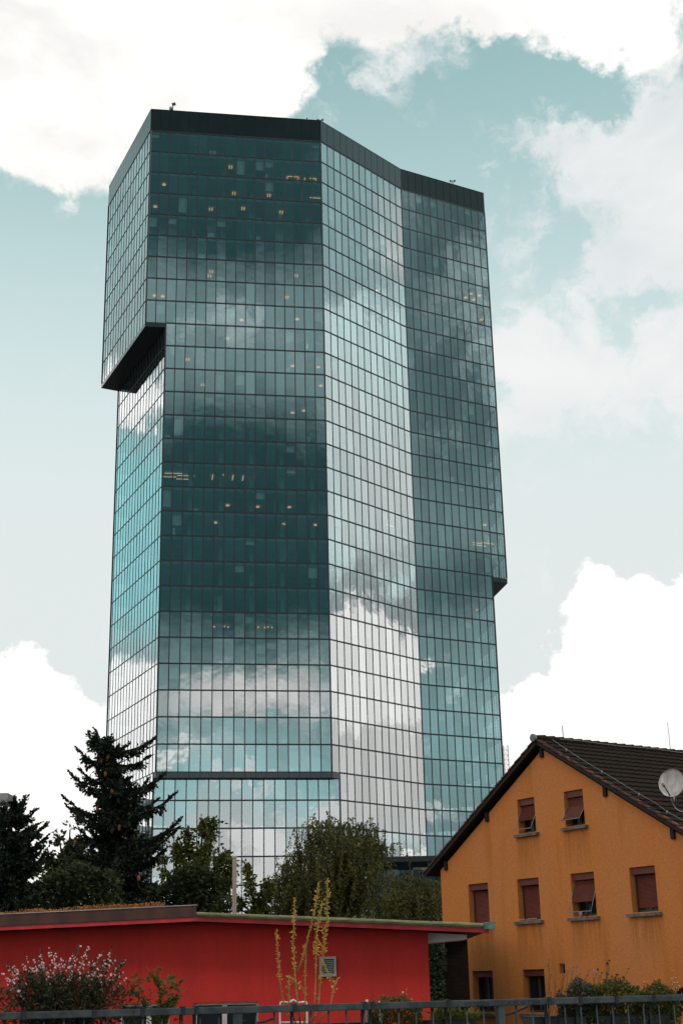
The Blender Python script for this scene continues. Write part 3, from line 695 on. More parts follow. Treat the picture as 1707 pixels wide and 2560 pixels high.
# side eaves gutter
q = hp(HW + .80, ZR - (HW + .80 - UA) * kR - .05, FO); mb = MB(); mb.tube([q, q - nd * 16], .07, 8); mb.build('gutter', M['steel'], house)
def on_roof(px, py, lift=0.0):
    d = ray(px, py); o = Vector((0, 0, EYE)); tp = hp(UA, ZR, 0) + upR * (.05 + lift); t = (tp - o).dot(upR) / d.dot(upR); return o + d * t
# lightning wire, with its rod on the ridge
lw = thing('lightning_conductor', 'pale lightning wire crossing the dark roof from the rod on the ridge', 'wire', on_roof(*c5(775, 118)))
pts = [on_roof(*c5(x, y), .08) for x, y in ((775, 118), (860, 178), (960, 243), (1075, 312), (1180, 375), (1300, 448), (1390, 497), (1470, 555), (1545, 597), (1640, 650))]
mb = MB(); mb.tube(pts, .009, 5); mb.build('wire', mat('galvanised_wire', (.22, .21, .20), .6), lw)
q = hp(UA, ZR + .12, -.95); mb = MB(); mb.tube([q - Vector((0, 0, .1)), q + Vector((0, 0, .42))], .013, 6); mb.build('rod', M['steel'], lw)
mb = MB()
for p in pts[1:-1:2]: mb.tube([p - upR * .08, p + upR * .02], .02, 5)
mb.build('clamp', M['arm'], lw)
pts = [hp(UA + .16, ZR + .02 + .02 * math.sin(i * 1.7), FO - .9 - i * .9) + upR * .03 for i in range(17)]
mb = MB(); mb.tube(pts, .009, 4); tag(mb.build('ridge_wire', mat('galvanised_wire_b', (.30, .29, .27), .5)), 'thin wire running along the roof ridge just below its cap tiles', 'wire')
# satellite dish
base = on_roof(*c5(1520, 560)); dc = P(*c5(1496, 380), base.y - .35); dn = Vector((-.46, -.86, .22)).normalized()
dish = thing('satellite_dish', 'round whitish weathered satellite dish on the dark tiled roof', 'satellite dish', base)
dx = dn.cross(Vector((0, 0, 1))).normalized(); dy = dx.cross(dn).normalized(); rad = 33.5 / FPX * dc.y * 1.0
mb = MB(); rings = 6; seg = 36; vs = [dc - dn * .07]; fs = []
for r in range(1, rings + 1):
    for k in range(seg):
        a = 2 * math.pi * k / seg; q = r / rings; vs.append(dc + (dx * math.cos(a) * .97 + dy * math.sin(a) * 1.08) * rad * q + dn * (.07 * (q * q - 1)))
for k in range(seg): fs.append((0, 1 + k, 1 + (k + 1) % seg))
for r in range(rings - 1):
    for k in range(seg): fs.append((1 + r * seg + k, 1 + (r + 1) * seg + k, 1 + (r + 1) * seg + (k + 1) % seg, 1 + r * seg + (k + 1) % seg))
mb.add(vs, fs, 0, True)
b0 = len(mb.v); mb.add([Vector(v) - dn * .02 for v in vs], [tuple(reversed(f)) for f in fs], 0, True)
k0 = 1 + (rings - 1) * seg
for k in range(seg): mb.f.append([k0 + k, k0 + (k + 1) % seg, b0 + k0 + (k + 1) % seg, b0 + k0 + k]); mb.mi.append(0); mb.sm.append(False)
mb.build('reflector', mat('weathered_white', (.50, .44, .42), .6, .42, 2.2, stretch=(3.5, 3.5, .4), col2=(.27, .24, .23)), dish)
mb = MB(); bot = dc - dy * rad * (1.0 if dy.z > 0 else -1.0); feed = P(*c5(1449, 397), dc.y - .62)
lo = P(*c5(1490, 462), dc.y + .03)
mb.tube([lo, feed], [.022, .018], 6); mb.build('feed_arm', M['steel'], dish)
mb = MB(); mb.tube([feed - dn * .06, feed + dn * .10], [.035, .045], 8); mb.build('feed_horn', mat('feed_brown', (.25, .14, .07), .6), dish)
mb = MB(); mb.tube([base - upR * .1, P(*c5(1524, 500), base.y), dc - dn * .12], .028, 8); mb.build('mast', M['steel'], dish)
mb = MB(); mb.tube([P(*c5(1510, 465), base.y - .1), P(*c5(1512, 500), base.y - .1)], .025, 6); mb.build('bracket', M['arm'], dish)
mb = MB(); mb.tube([lo, P(*c5(1500, 500), base.y), P(*c5(1520, 535), base.y - .03), P(*c5(1545, 552), base.y), P(*c5(1600, 560), base.y)], .011, 5); mb.build('cable', mat('white_cable', (.5, .48, .46), .6), dish)

# ------------------------------------------------------------------ tiled shed with ivy between the red hall and the house
shed = thing('brick_shed', 'dark brick shed in the gap between red building and orange house', 'shed', P(1092, 2400, 44).to_2d().to_3d())
q0, q1 = P(1078, 2300, 44), P(1116, 2300, 44); zt = P(1095, 2326, 44).z
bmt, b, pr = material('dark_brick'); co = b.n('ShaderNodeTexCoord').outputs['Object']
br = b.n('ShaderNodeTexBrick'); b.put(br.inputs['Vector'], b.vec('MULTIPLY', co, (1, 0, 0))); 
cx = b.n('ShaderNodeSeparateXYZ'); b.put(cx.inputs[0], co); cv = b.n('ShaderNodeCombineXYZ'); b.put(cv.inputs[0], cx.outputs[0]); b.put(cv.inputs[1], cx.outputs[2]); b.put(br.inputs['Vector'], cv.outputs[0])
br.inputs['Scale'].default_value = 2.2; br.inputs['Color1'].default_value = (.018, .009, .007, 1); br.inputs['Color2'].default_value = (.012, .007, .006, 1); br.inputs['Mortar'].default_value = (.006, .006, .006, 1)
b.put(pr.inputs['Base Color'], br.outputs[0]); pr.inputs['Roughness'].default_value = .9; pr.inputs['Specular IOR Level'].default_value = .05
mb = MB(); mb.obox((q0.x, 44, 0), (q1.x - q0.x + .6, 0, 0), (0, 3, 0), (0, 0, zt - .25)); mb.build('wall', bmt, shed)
mb = MB()
for r in range(4): mb.obox((q0.x - .1, 43.7 + r * .75, zt - .25 + r * .12), (q1.x - q0.x + .8, 0, 0), (0, .85, .13), (0, 0, .07))
mb.build('roof', M['tile'], shed)
iv = thing('ivy', 'dark ivy climbing the brick shed beside the red wall', 'ivy', P(1078, 2440, 43.7).to_2d().to_3d())
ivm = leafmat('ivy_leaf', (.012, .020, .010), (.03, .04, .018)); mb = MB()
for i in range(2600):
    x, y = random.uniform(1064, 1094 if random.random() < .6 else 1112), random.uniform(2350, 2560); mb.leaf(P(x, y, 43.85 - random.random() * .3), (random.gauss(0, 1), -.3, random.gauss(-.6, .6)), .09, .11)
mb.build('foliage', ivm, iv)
mb = MB()
for i in range(3): mb.tube([P(1070 + i * 8, 2640, 43.9), P(1076 + i * 5, 2480, 43.9), P(1070 + i * 9, 2370, 43.9)], .02, 5)
mb.build('stem', M['timber'], iv)

# ------------------------------------------------------------------ red building
YR = 30.0
red = thing('red_building', 'low bright red rendered hall with shallow pitched roof', 'building', (-3, YR, 0))
mred, b, pr = material('red_render'); co = b.n('ShaderNodeTexCoord').outputs['Object']
f = b.smooth(b.noise(b.vec('MULTIPLY', co, (1, 1, .25)), 1.3, 7, .65), .35, .7); f2 = b.noise(co, 30, 4, .6)
cc = b.mix(f, (.50, .028, .022, 1), (.40, .026, .021, 1)); cc = b.mix(b.math('MULTIPLY', b.smooth(f2, .4, .7), .3), cc, (.28, .018, .018, 1)); cc = b.mix(b.math('MULTIPLY', b.smooth(b.noise(b.vec('MULTIPLY', co, (3, 3, .12)), 1.5, 5, .6), .52, .72), .35), cc, (.22, .02, .018, 1))
b.put(pr.inputs['Base Color'], cc); pr.inputs['Roughness'].default_value = .9; pr.inputs['Specular IOR Level'].default_value = .2
bn = b.n('ShaderNodeBump'); bn.inputs['Distance'].default_value = .006; b.put(bn.inputs['Height'], f2); b.t.links.new(bn.outputs[0], pr.inputs['Normal'])
YF = YR - .55
rl, rv, rr = P(-60, 2329, YF), P(490, 2303, YF), P(1222, 2332, YF)          # underside line of the red trim
wr = P(1069, 2340, YR).x; wl = -14.0
sl = (rv.z - rl.z) / (rv.x - rl.x); sr = (rr.z - rv.z) / (rr.x - rv.x)
def rz(x): return rv.z + (x - rv.x) * (sl if x < rv.x else sr)
X1, X2, X3, X4 = [P(x, 2504, YR).x for x in (486, 646, 300, 425)]
zw = P(560, 2506, YR).z; zwb = zw - 1.15
V0, V1 = P(798, 2392, YR), P(841, 2441, YR)
bm = bmesh.new(); edges = []
loop([(wl, YR, 0), (wr, YR, 0), (wr, YR, rz(wr)), (rv.x, YR, rv.z), (wl, YR, rz(wl))])
holes = [(X1, X2, zwb, zw), (X3, X4, zwb, P(370, 2509, YR).z), (V0.x + .03, V1.x - .03, V1.z + .03, V0.z - .03)]
for xa, xb, za, zb in holes: loop([(xa, YR, za), (xb, YR, za), (xb, YR, zb), (xa, YR, zb)])
bmesh.ops.triangle_fill(bm, edges=edges, use_beauty=True)
for xa, xb, za, zb in holes:
    cs = [(xa, za), (xb, za), (xb, zb), (xa, zb)]
    for i in range(4):
        p, q = cs[i], cs[(i + 1) % 4]; bm.faces.new([bm.verts.new(x) for x in ((p[0], YR, p[1]), (q[0], YR, q[1]), (q[0], YR + .25, q[1]), (p[0], YR + .25, p[1]))])
bm.faces.new([bm.verts.new(x) for x in ((wr, YR, 0), (wr, YR, rz(wr)), (wr, YR + 7, rz(wr)), (wr, YR + 7, 0))])
bm.faces.new([bm.verts.new(x) for x in ((wl, YR + 7, 0), (wr, YR + 7, 0), (wr, YR + 7, rz(wr)), (rv.x, YR + 7, rv.z), (wl, YR + 7, rz(wl)))])
bm.faces.new([bm.verts.new(x) for x in ((wl, YR, 0), (wl, YR, rz(wl)), (wl, YR + 7, rz(wl)), (wl, YR + 7, 0))])
bmesh.ops.remove_doubles(bm, verts=bm.verts, dist=1e-4); bmesh.ops.recalc_face_normals(bm, faces=bm.faces)
me = bpy.data.meshes.new('wall'); bm.to_mesh(me); bm.free(); me.materials.append(mred); ob = bpy.data.objects.new('wall', me); COL.objects.link(ob); ob.parent = red; ob.location = -red.location
mb = MB(); mb.slab([(wl, YR + .6, .1), (wr - .1, YR + .6, .1), (wr - .1, YR + .6, rz(wr) - .1), (rv.x, YR + .6, rv.z - .1), (wl, YR + .6, rz(wl) - .1)], (0, .1, 0)); mb.build('inner_wall', M['soff'], red)
mtrim = mat('red_trim', (.55, .028, .034), .55, .3, 3)
mrust = mat('rusty_brown_fascia', (.048, .017, .013), .7, .5, 3, .002, 20, stretch=(1, 1, .3), col2=(.085, .028, .02))
mgut = mat('lichen_gutter', (.16, .15, .070), .8, .5, 6, .004, 14, stretch=(.6, 1, 2), col2=(.27, .25, .13))
gl_h = 9.5 / FPX * YF * 1.0
tr = MB()
for p, q in (((wl, rz(wl)), (rv.x, rv.z)), ((rv.x, rv.z), (rr.x, rr.z))):
    tr.slab([(p[0], YF, p[1]), (q[0], YF, q[1]), (q[0], YF, q[1] + gl_h), (p[0], YF, p[1] + gl_h)], (0, .16, 0))
tr.build('trim', mtrim, red)
mb = MB()
for p, q in (((wl, rz(wl)), (rv.x, rv.z)), ((rv.x, rv.z), (rr.x - .05, rr.z))):
    mb.slab([(p[0], YF + .161, p[1] + .02), (q[0], YF + .161, q[1] + .02), (q[0], YF + .161, q[1] + gl_h + .03), (p[0], YF + .161, p[1] + gl_h + .03)], (0, 7.4, 0))
mb.build('roof', mat('roof_felt', (.10, .07, .06), .9, .3, 3), red)
fh = 26.5 / FPX * YF; fz = gl_h + .004; xe = P(490, 2290, YF).x
mb = MB(); mb.slab([(wl, YF - .02, rz(wl) + fz), (xe, YF - .02, rz(xe) + fz), (xe, YF - .02, rz(xe) + fz + fh), (wl, YF - .02, rz(wl) + fz + fh)], (0, .08, 0)); mb.build('fascia', mrust, red)
mb = MB(); mb.slab([(wl, YF - .035, rz(wl) + fz + fh + .002), (xe + .02, YF - .035, rz(xe) + fz + fh + .002), (xe + .02, YF - .035, rz(xe) + fz + fh + .016), (wl, YF - .035, rz(wl) + fz + fh + .016)], (0, .14, 0)); mb.build('drip_edge', mat('zinc_edge', (.40, .37, .34), .5), red)
mb = MB(); gh = 9.5 / FPX * YF; x0 = xe + .025; pts = []
pr_ = [(0, 0), (-.07, .012), (-.10, .05), (-.10, gh), (-.085, gh + .012), (-.07, gh), (-.07, .06), (0, .04)]
mb.slab([(x0, YF - .002 + a, rz(x0) + fz + c_) for a, c_ in pr_], (rr.x + .02 - x0, 0, rz(rr.x) - rz(x0))); mb.build('gutter', mgut, red)
mb = MB(); mb.obox((rr.x - .10, YF - .125, rr.z + gl_h - .01), (.22, 0, 0), (0, .15, 0), (0, 0, gh + .055)); mb.build('gutter_end', mat('green_copper', (.10, .19, .15), .8, .4, 8, col2=(.05, .07, .055)), red)
w0, w1, w2, w3 = [P(*c8(x, y), YR + .3) for x, y in ((16, 76), (258, 90), (258, 117), (20, 141))]
mb = MB(); mb.slab([w0 + Vector((-.02, 0, 0)), w1, w2, w3 + Vector((-.02, 0, 0))], (0, .9, 0)); mb.build('soffit_panel', mat('white_panel', (.80, .66, .63), .7, .15, 2), red)
vent = MB(); x0, x1, z0, z1 = V0.x, V1.x, V1.z, V0.z
for a in ((x0, z0, x1, z0 + .05), (x0, z1 - .05, x1, z1), (x0, z0 + .05, x0 + .045, z1 - .05), (x1 - .045, z0 + .05, x1, z1 - .05)): vent.obox((a[0], YR - .05, a[1]), (a[2] - a[0], 0, 0), (0, .10, 0), (0, 0, a[3] - a[1]))
vt = vent.build('vent_grille', mat('grey_aluminium', (.30, .28, .27), .45, .15, 4), red)
mb = MB(); n = 8
for i in range(n): z = z0 + .055 + (z1 - z0 - .11) * i / n; mb.obox((x0 + .046, YR - .03, z), (x1 - x0 - .092, 0, 0), (0, .05, .02), (0, 0, .008))
mb.build('louvre', mat('louvre_grey', (.30, .30, .28), .5), vt)
mfr = mat('cream_window_frame', (.50, .42, .36), .6, .15, 3)
for xa, xb, za, zb, px in ((X1, X2, zwb, zw, 561), (X3, X4, zwb, holes[1][3], 372)):
    fr = MB(); xm = P(px, 2520, YR).x; t = .05
    for a in ((xa + .003, za, xa + t, zb - .003), (xb - t, za, xb - .003, zb - .003), (xa + t, zb - t, xb - t, zb - .003), (xa + t, za + .003, xb - t, za + t), (xm - .05, za + t, xm + .05, zb - t)): fr.obox((a[0], YR + .08, a[1]), (a[2] - a[0], 0, 0), (0, .07, 0), (0, 0, a[3] - a[1]))
    wf = fr.build('window', mfr, red); mb = MB(); mb.quad((xa + t, YR + .12, za + t), (xb - t, YR + .12, za + t), (xb - t, YR + .12, zb - t), (xa + t, YR + .12, zb - t)); mb.build('pane', M['dglass'], wf)
# sedum on the roof edge
mb = MB(); sm1 = leafmat('sedum_dry', (.55, .17, .05), (.22, .10, .04), .2); x = wl
def rt(x): return rz(x) + fz + fh
for i in range(2600):
    x = random.uniform(-8.0, P(375, 2300, YF).x + .25); dens = .35 + .65 * max(0, noise.noise(Vector((x * 1.3, 0, 0))) + .3)
    if random.random() > dens: continue
    h = random.uniform(.03, .16) * (.5 + dens) * (1.0 if x > -6 else .7); yy = YF + random.uniform(.12, .5); q = Vector((x, yy, rt(x) - .03))
    mb.leaf(q, (random.gauss(0, .3), random.gauss(0, .3), 1), .012, h)
    mb.leaf(q + Vector((0, 0, h * .8)), (random.gauss(0, 1), random.gauss(0, 1), .6), .03, .04)
tag(mb.build('roof_sedum', sm1), kind='stuff')
rs = MB(); q = P(*c6(706, 40), YF + .2); rs.tube([q - Vector((0, 0, .15)), q + Vector((0, 0, .02))], .02, 6); rs.tube([q - Vector((.55, 0, .05)), q - Vector((0, 0, .03))], .008, 5)
tag(rs.build('roof_pipe', mat('pale_pipe', (.5, .45, .42), .6)), 'short pale pipe standing among the dry plants on the red hall roof', 'pipe')

# ------------------------------------------------------------------ trees
bark = mat('bark', (.035, .028, .022), .9, .4, 6, .01, 20)
M['spruce'] = leafmat('spruce_needles', (.010, .016, .011), (.026, .034, .018), .12)
M['cone'] = mat('spruce_cone', (.24, .080, .036), .8, .4, 20)
def curve(a, b, sag, n=8):
    a, b = Vector(a), Vector(b); return [a.lerp(b, i / n) + Vector((0, 0, -sag * 4 * (i / n) * (1 - i / n))) for i in range(n + 1)]
def spray(mb, pts, wmax, dens, hang):      # needle twigs along a branch
    L = sum((pts[i + 1] - pts[i]).length for i in range(len(pts) - 1)); n = max(6, int(L * dens))
    for i in range(n):
        t = (i + random.random()) / n * (len(pts) - 1); k = min(int(t), len(pts) - 2); p = pts[k].lerp(pts[k + 1], t - k); d = (pts[k + 1] - pts[k]).normalized(); q = t / (len(pts) - 1)
        s_ = random.choice((-1, 1)); sd = d.cross(Vector((0, 0, 1))).normalized() * s_
        wl_ = wmax * (.5 + .5 * math.sin(math.pi * min(1, .18 + q * .8))) * random.uniform(.5, 1.15)
        dr = (d * random.uniform(.3, .9) + sd * random.uniform(.1, .9) + Vector((0, 0, -hang * random.uniform(.2, 1.2)))).normalized()
        if q > .8: dr = (d + sd * .5 + Vector((0, 0, random.uniform(-.3, .5)))).normalized()
        m_ = 3
        for j in range(m_):
            pp_ = p + dr * wl_ * j / m_; mb.leaf(pp_, dr + Vector((random.gauss(0, .25), random.gauss(0, .25), random.gauss(0, .25))), .095, wl_ / m_ * 1.6)
            mb.leaf(pp_, dr + Vector((random.gauss(0, .6), random.gauss(0, .6), random.gauss(0, .6))), .075, wl_ / m_ * 1.3)
def conifer(name, label, Y, trunk_px, tips, fill, cones=0, hang=.9, lmax=2.6, zlow=1.0):
    tp = [P(*c3(*q), Y) for q in trunk_px]; base = Vector((tp[-1].x, Y, 0)); t = thing(name, label, 'tree', base)
    tr = tp + [base]; mb = MB(); n = len(tr); mb.tube(tr, [.03 + .17 * (i / (n - 1)) for i in range(n)], 8); br = MB(); cr = MB(); cpts = []
    zt = tp[0].z
    def on_trunk(z):
        for i in range(n - 1):
            if tr[i].z >= z >= tr[i + 1].z: return tr[i].lerp(tr[i + 1], (tr[i].z - z) / max(1e-6, tr[i].z - tr[i + 1].z))
        return tr[0].copy()
    def branch(a, b, sag, w):
        pts = curve(a, b, sag); br.tube(pts, [.05 * (1 - i / 9) + .008 for i in range(9)], 4, caps=False); spray(cr, pts, w * 1.2, 30, hang)
        L = (b - a).length
        for s_ in (-1, 1):                 # side branchlets
            for q in (.35, .5, .65, .8):
                if random.random() < .75:
                    k = int(q * 8); d = (pts[k + 1] - pts[k]).normalized(); sd = d.cross(Vector((0, 0, 1))).normalized() * s_
                    e = pts[k] + (d * .6 + sd * .8 + Vector((0, 0, random.uniform(-.25, .25)))) * L * .28 * (1.2 - q); spray(cr, curve(pts[k], e, .04, 3), w * .8, 26, hang)
        cpts.extend([pts[5], pts[6], pts[7]])
    for (x, y, dy) in tips:
        e = P(*c3(x, y), Y) + Vector((0, dy, 0)); e.x *= (Y + dy) / Y; e.z = EYE + (e.z - EYE) * (Y + dy) / Y
        dist = math.hypot(e.x - base.x, dy); a = on_trunk(min(e.z - dist * .28, zt - .2)); branch(a, e, dist * .13 + .05, .34)
    z = zt - .5
    while z > zlow:
        q = 1 - z / zt; L0 = min(lmax, .5 + lmax * 1.15 * q ** .75)
        for i in range(fill):
            a_ = random.uniform(0, 2 * math.pi); L = L0 * random.uniform(.55, 1.0); a = on_trunk(z + random.uniform(-.15, .15)); sn = abs(math.cos(a_))
            L *= 1 - .35 * sn; branch(a, a + Vector((math.cos(a_) * L, math.sin(a_) * L, L * random.uniform(.0, .30))), L * .14, .36)
        z -= random.uniform(.32, .5)
    mb.build('trunk', bark, t); br.build('branches', bark, t); cr.build('crown', M['spruce'], t)
    for i in range(cones):
        p = random.choice(cpts) + Vector((random.gauss(0, .12), random.gauss(0, .12), -random.uniform(.12, .36))); mb = MB(); mb.tube([p, p - Vector((0, 0, .06)), p - Vector((.01, 0, .16)), p - Vector((.01, 0, .24))], [.02, .065, .058, .015], 6); mb.build('cone', M['cone'], t)
conifer('spruce_tree', 'tall ragged spruce hung with brown cones, in front of the tower corner', 52,
        [(612, 165), (640, 260), (700, 330), (742, 420), (745, 640), (745, 900)],
        [(612, 168, .1), (565, 195, -.2), (490, 285, .2), (800, 265, .2), (972, 220, -.2), (945, 330, .3), (690, 245, -.3), (505, 415, -.4), (455, 448, .3), (1035, 445, .2), (940, 480, -.6), (412, 595, .2), (430, 650, -.6), (1102, 572, -.2), (1000, 600, .8), (500, 790, .5), (1140, 735, .2), (1125, 790, -.6), (620, 560, -1), (870, 560, -1), (560, 700, -1.2), (1050, 920, .4), (450, 900, .3), (980, 860, -1.2)],
        5, cones=70, lmax=2.3, zlow=2.6)
conifer('spruce_tree', 'dark broad spruce cut off by the left edge of the picture', 46,
        [(75, 640), (65, 760), (58, 1000)],
        [(95, 597, 0), (155, 597, .2), (215, 680, -.2), (292, 768, 0), (240, 760, .5), (185, 782, -.5), (20, 640, 0), (-60, 700, .2), (230, 900, .3), (280, 960, -.3), (130, 660, -.6), (290, 850, .3)],
        6, lmax=2.3, zlow=2.4, hang=.6)
def spine_tree(name, label, Y, spines, leaf, lm, dens, rad, droop=0.0, base_px=None, cat='tree'):
    sp = [[P(*c3(x, y), Y) + Vector((0, dy, 0)) for (x, y, dy) in s] for s in spines]
    bx = P(*c3(*base_px), Y) if base_px else sp[0][0]; base = Vector((bx.x, Y, 0)); t = thing(name, label, cat, base)
    low = min(sp, key=lambda s: s[0].z)[0]; tr = MB(); fork = Vector((base.x, Y, max(1.2, low.z * .6))); tr.tube([base, fork], [.16, .12], 8); tr.build('trunk', bark, t)
    br = MB(); cr = MB()
    for s in sp:
        pts = [fork.lerp(s[0], .02)] + s; br.tube(pts, [.07 * (1 - i / (len(pts))) + .012 for i in range(len(pts))], 5, caps=False)
        for i in range(len(pts) - 1):
            L = (pts[i + 1] - pts[i]).length
            for j in range(int(L * dens)):
                u = random.random(); p = pts[i].lerp(pts[i + 1], u); qq = (i + u) / (len(pts) - 1); r = rad * (1.12 - qq) ** .6 * abs(random.gauss(0, .62))
                a, z_ = random.uniform(0, 6.283), random.uniform(-1, 1); q = math.sqrt(1 - z_ * z_); o = Vector((math.cos(a) * q, math.sin(a) * q, z_)) * r
                if noise.noise((p + o) * 1.5 + Vector((0, 7, 0))) < -.22: continue
                cr.leaf(p + o, o.normalized() + Vector((0, 0, -droop + random.gauss(0, .5))), leaf * random.uniform(.5, .8), leaf * random.uniform(.7, 1.3))
    br.build('branches', bark, t); cr.build('crown', lm, t); return t
lm_dark = leafmat('leaf_dark', (.016, .022, .011), (.055, .060, .020), .25)
lm_mid = leafmat('leaf_mid', (.024, .034, .008), (.16, .155, .035), .35)
lm_birch = leafmat('leaf_birch', (.022, .028, .008), (.17, .15, .045), .35)
spine_tree('cherry_tree', 'leafy dark green tree with upright shoots, right of the tall spruce', 56,
           [[(1240, 1330, 0), (1250, 1100, .2), (1275, 880, 0), (1290, 728, 0)], [(1245, 1330, 0), (1270, 1000, -.3), (1330, 820, 0), (1358, 735, 0)], [(1230, 1330, 0), (1200, 1050, .3), (1190, 900, 0), (1190, 800, 0)], [(1220, 1330, 0), (1150, 1060, 0), (1120, 960, 0), (1118, 866, 0)],
            [(1250, 1330, 0), (1320, 1120, 0), (1390, 1010, -.3), (1428, 945, 0)], [(1260, 1340, 0), (1360, 1200, .3), (1440, 1060, 0), (1492, 982, 0)], [(1260, 1360, 0), (1380, 1250, -.4), (1440, 1160, 0), (1470, 1120, 0)], [(1200, 1350, 0), (1080, 1150, -.5), (1040, 1010, 0), (1010, 960, .3)], [(1240, 1360, -.6), (1290, 1050, -1.0), (1320, 930, -.8), (1352, 880, -.6)],
            [(1260, 1380, 0), (1370, 1330, .4), (1440, 1280, 0), (1460, 1270, 0)], [(1240, 1370, .7), (1180, 1160, 1), (1160, 1050, .8)], [(1240, 1370, -1), (1260, 1200, -1.2), (1230, 1060, -1)]],
           .17, lm_mid, 330, .62, .2, (1235, 1400))
spine_tree('bushy_tree', 'dark bushy tree filling the gap between the two spruces', 58,
           [[(420, 1300, 0), (430, 1050, 0), (440, 880, 0), (445, 790, 0)], [(410, 1300, 0), (390, 1020, .3), (378, 855, 0)], [(400, 1320, 0), (330, 1060, 0), (300, 905, 0)], [(430, 1320, 0), (500, 1060, -.3), (520, 900, 0), (510, 800, 0)], [(430, 1320, -.5), (560, 1100, -.5), (600, 960, 0)], [(420, 1320, -1), (460, 1100, -1.2), (450, 980, -1)], [(400, 1330, .5), (360, 1180, 1), (330, 1080, 1)]],
           .18, lm_dark, 460, .95, .2, (420, 1400))
spine_tree('sapling', 'small leafy sapling between the pink post and the birch', 60,
           [[(1640, 1370, 0), (1600, 1230, 0), (1580, 1120, 0), (1555, 1010, 0)], [(1640, 1370, 0), (1660, 1220, .2), (1690, 1120, 0)], [(1640, 1370, 0), (1540, 1270, 0), (1480, 1220, 0)], [(1640, 1380, 0), (1560, 1320, .3), (1500, 1290, 0)], [(1640, 1370, -.4), (1690, 1250, -.3), (1720, 1150, 0)]],
           .17, lm_mid, 260, .42, .3, (1640, 1420))
def hedge(label, Y, x0, x1, ytop, lm, n, leaf=.2):
    a, b_ = P(x0, ytop, Y), P(x1, ytop, Y); t = thing('hedge', label, 'hedge', ((a.x + b_.x) / 2, Y, 0)); mb = MB()
    for i in range(n):
        x = random.uniform(a.x, b_.x); y = Y + random.uniform(-.9, .9); top = a.z + noise.noise(Vector((x * .6, 3, Y))) * .7 + noise.noise(Vector((x * 1.8, 3, Y))) * .3
        z = top * (1 - random.random() ** 1.6 * .75); mb.leaf((x, y, z), (random.gauss(0, 1), random.gauss(0, 1), random.gauss(.2, .7)), leaf * .6, leaf)
    mb.build('foliage', lm, t); mb = MB(); k = a.x + .4
    while k < b_.x: mb.tube([(k, Y, 0), (k + .1, Y, a.z * .5), (k, Y, a.z * .85)], [.06, .05, .02], 5); k += 1.1
    mb.build('stems', bark, t)
hedge('dense dark hedge behind the rusty roof edge at the left', 49, -40, 300, 2190, lm_dark, 9000)
hedge('dense dark hedge behind the red hall, under the tall spruce', 54, 290, 560, 2200, lm_dark, 8000)
def weeping(name, label, Y, limbs, nstr, llo, lhi, leaf, lm, base_px, cat='tree'):
    lim = [[P(*c4(x, y), Y) + Vector((0, dy, 0)) for (x, y, dy) in s] for s in limbs]; b0 = P(*c4(*base_px), Y); base = Vector((b0.x, Y, 0)); t = thing(name, label, cat, base)
    tr = MB(); tr.tube([base, Vector((base.x, Y, lim[0][0].z))], [.2, .12], 8); tr.build('trunk', mat('birch_bark', (.30, .28, .25), .8, .5, 5), t)
    br = MB(); cr = MB()
    for s in lim:
        br.tube(s, [.07 * (1 - i / len(s)) + .012 for i in range(len(s))], 5, caps=False)
        for j in range(nstr):
            u = (.12 + .88 * random.random() ** .8) * (len(s) - 1); i = min(int(u), len(s) - 2); p = s[i].lerp(s[i + 1], u - i) + Vector((random.gauss(0, .38), random.gauss(0, .38), random.gauss(.02, .16)))
            L = random.uniform(llo, lhi) * (.6 + .4 * math.sin(u)); n = int(L / .055); dx, dy = random.gauss(0, .12), random.gauss(0, .12); gone = noise.noise(p * 1.1) < -.25
            if gone and random.random() < .7: continue
            q = p.copy()
            pts = []
            for kk in range(n):
                q = q + Vector((dx * .06, dy * .06, -.055 if kk > 3 else .02 - .02 * kk)); pts.append(q.copy())
                for _ in range(2): cr.leaf(q + Vector((random.gauss(0, .05), random.gauss(0, .05), random.gauss(0, .03))), (random.gauss(0, .6), random.gauss(0, .6), -1 + random.gauss(0, .5)), leaf * .62, leaf * random.uniform(.7, 1.3))
            if len(pts) > 2: br.tube(pts[::3], .006, 3, caps=False)
    br.build('branches', bark, t); cr.build('crown', lm, t)
weeping('birch_tree', 'large round-topped weeping birch in front of the tower base', 62,
        [[(760, 900, 0), (740, 600, 0), (680, 440, 0), (640, 395, 0)], [(760, 900, 0), (770, 600, .3), (780, 450, 0), (800, 400, .2)], [(760, 900, 0), (820, 620, -.3), (870, 470, 0), (905, 405, 0)], [(760, 900, 0), (680, 640, -.8), (610, 520, -.8), (575, 415, -.3)],
         [(760, 900, 0), (850, 700, .6), (940, 580, .4), (1000, 560, 0), (1045, 560, 0)], [(740, 920, 0), (600, 760, 0), (520, 640, 0), (500, 590, 0)], [(740, 920, 0), (560, 780, -.8), (450, 700, -.4), (400, 690, 0)], [(740, 920, 0), (520, 860, .5), (420, 790, 0), (360, 760, 0)], [(760, 900, -1), (790, 700, -1.6), (800, 560, -1.6), (760, 480, -1.3)],
         [(760, 900, -1), (700, 760, -1.8), (640, 680, -1.8), (600, 640, -1.5)], [(770, 920, -1), (860, 760, -1.6), (920, 680, -1.4), (950, 640, -1)], [(760, 900, 1), (770, 700, 1.6), (830, 560, 1.5)], [(740, 940, -1), (520, 900, -1.2), (380, 850, -.6)], [(760, 940, -1), (640, 860, -1.9), (560, 800, -1.9)], [(770, 940, -.5), (850, 860, -1.2), (915, 790, -.8)], [(770, 900, 0), (900, 620, -.2), (930, 500, 0), (935, 470, 0)]],
        78, .7, 2.3, .105, lm_birch, (760, 1200))
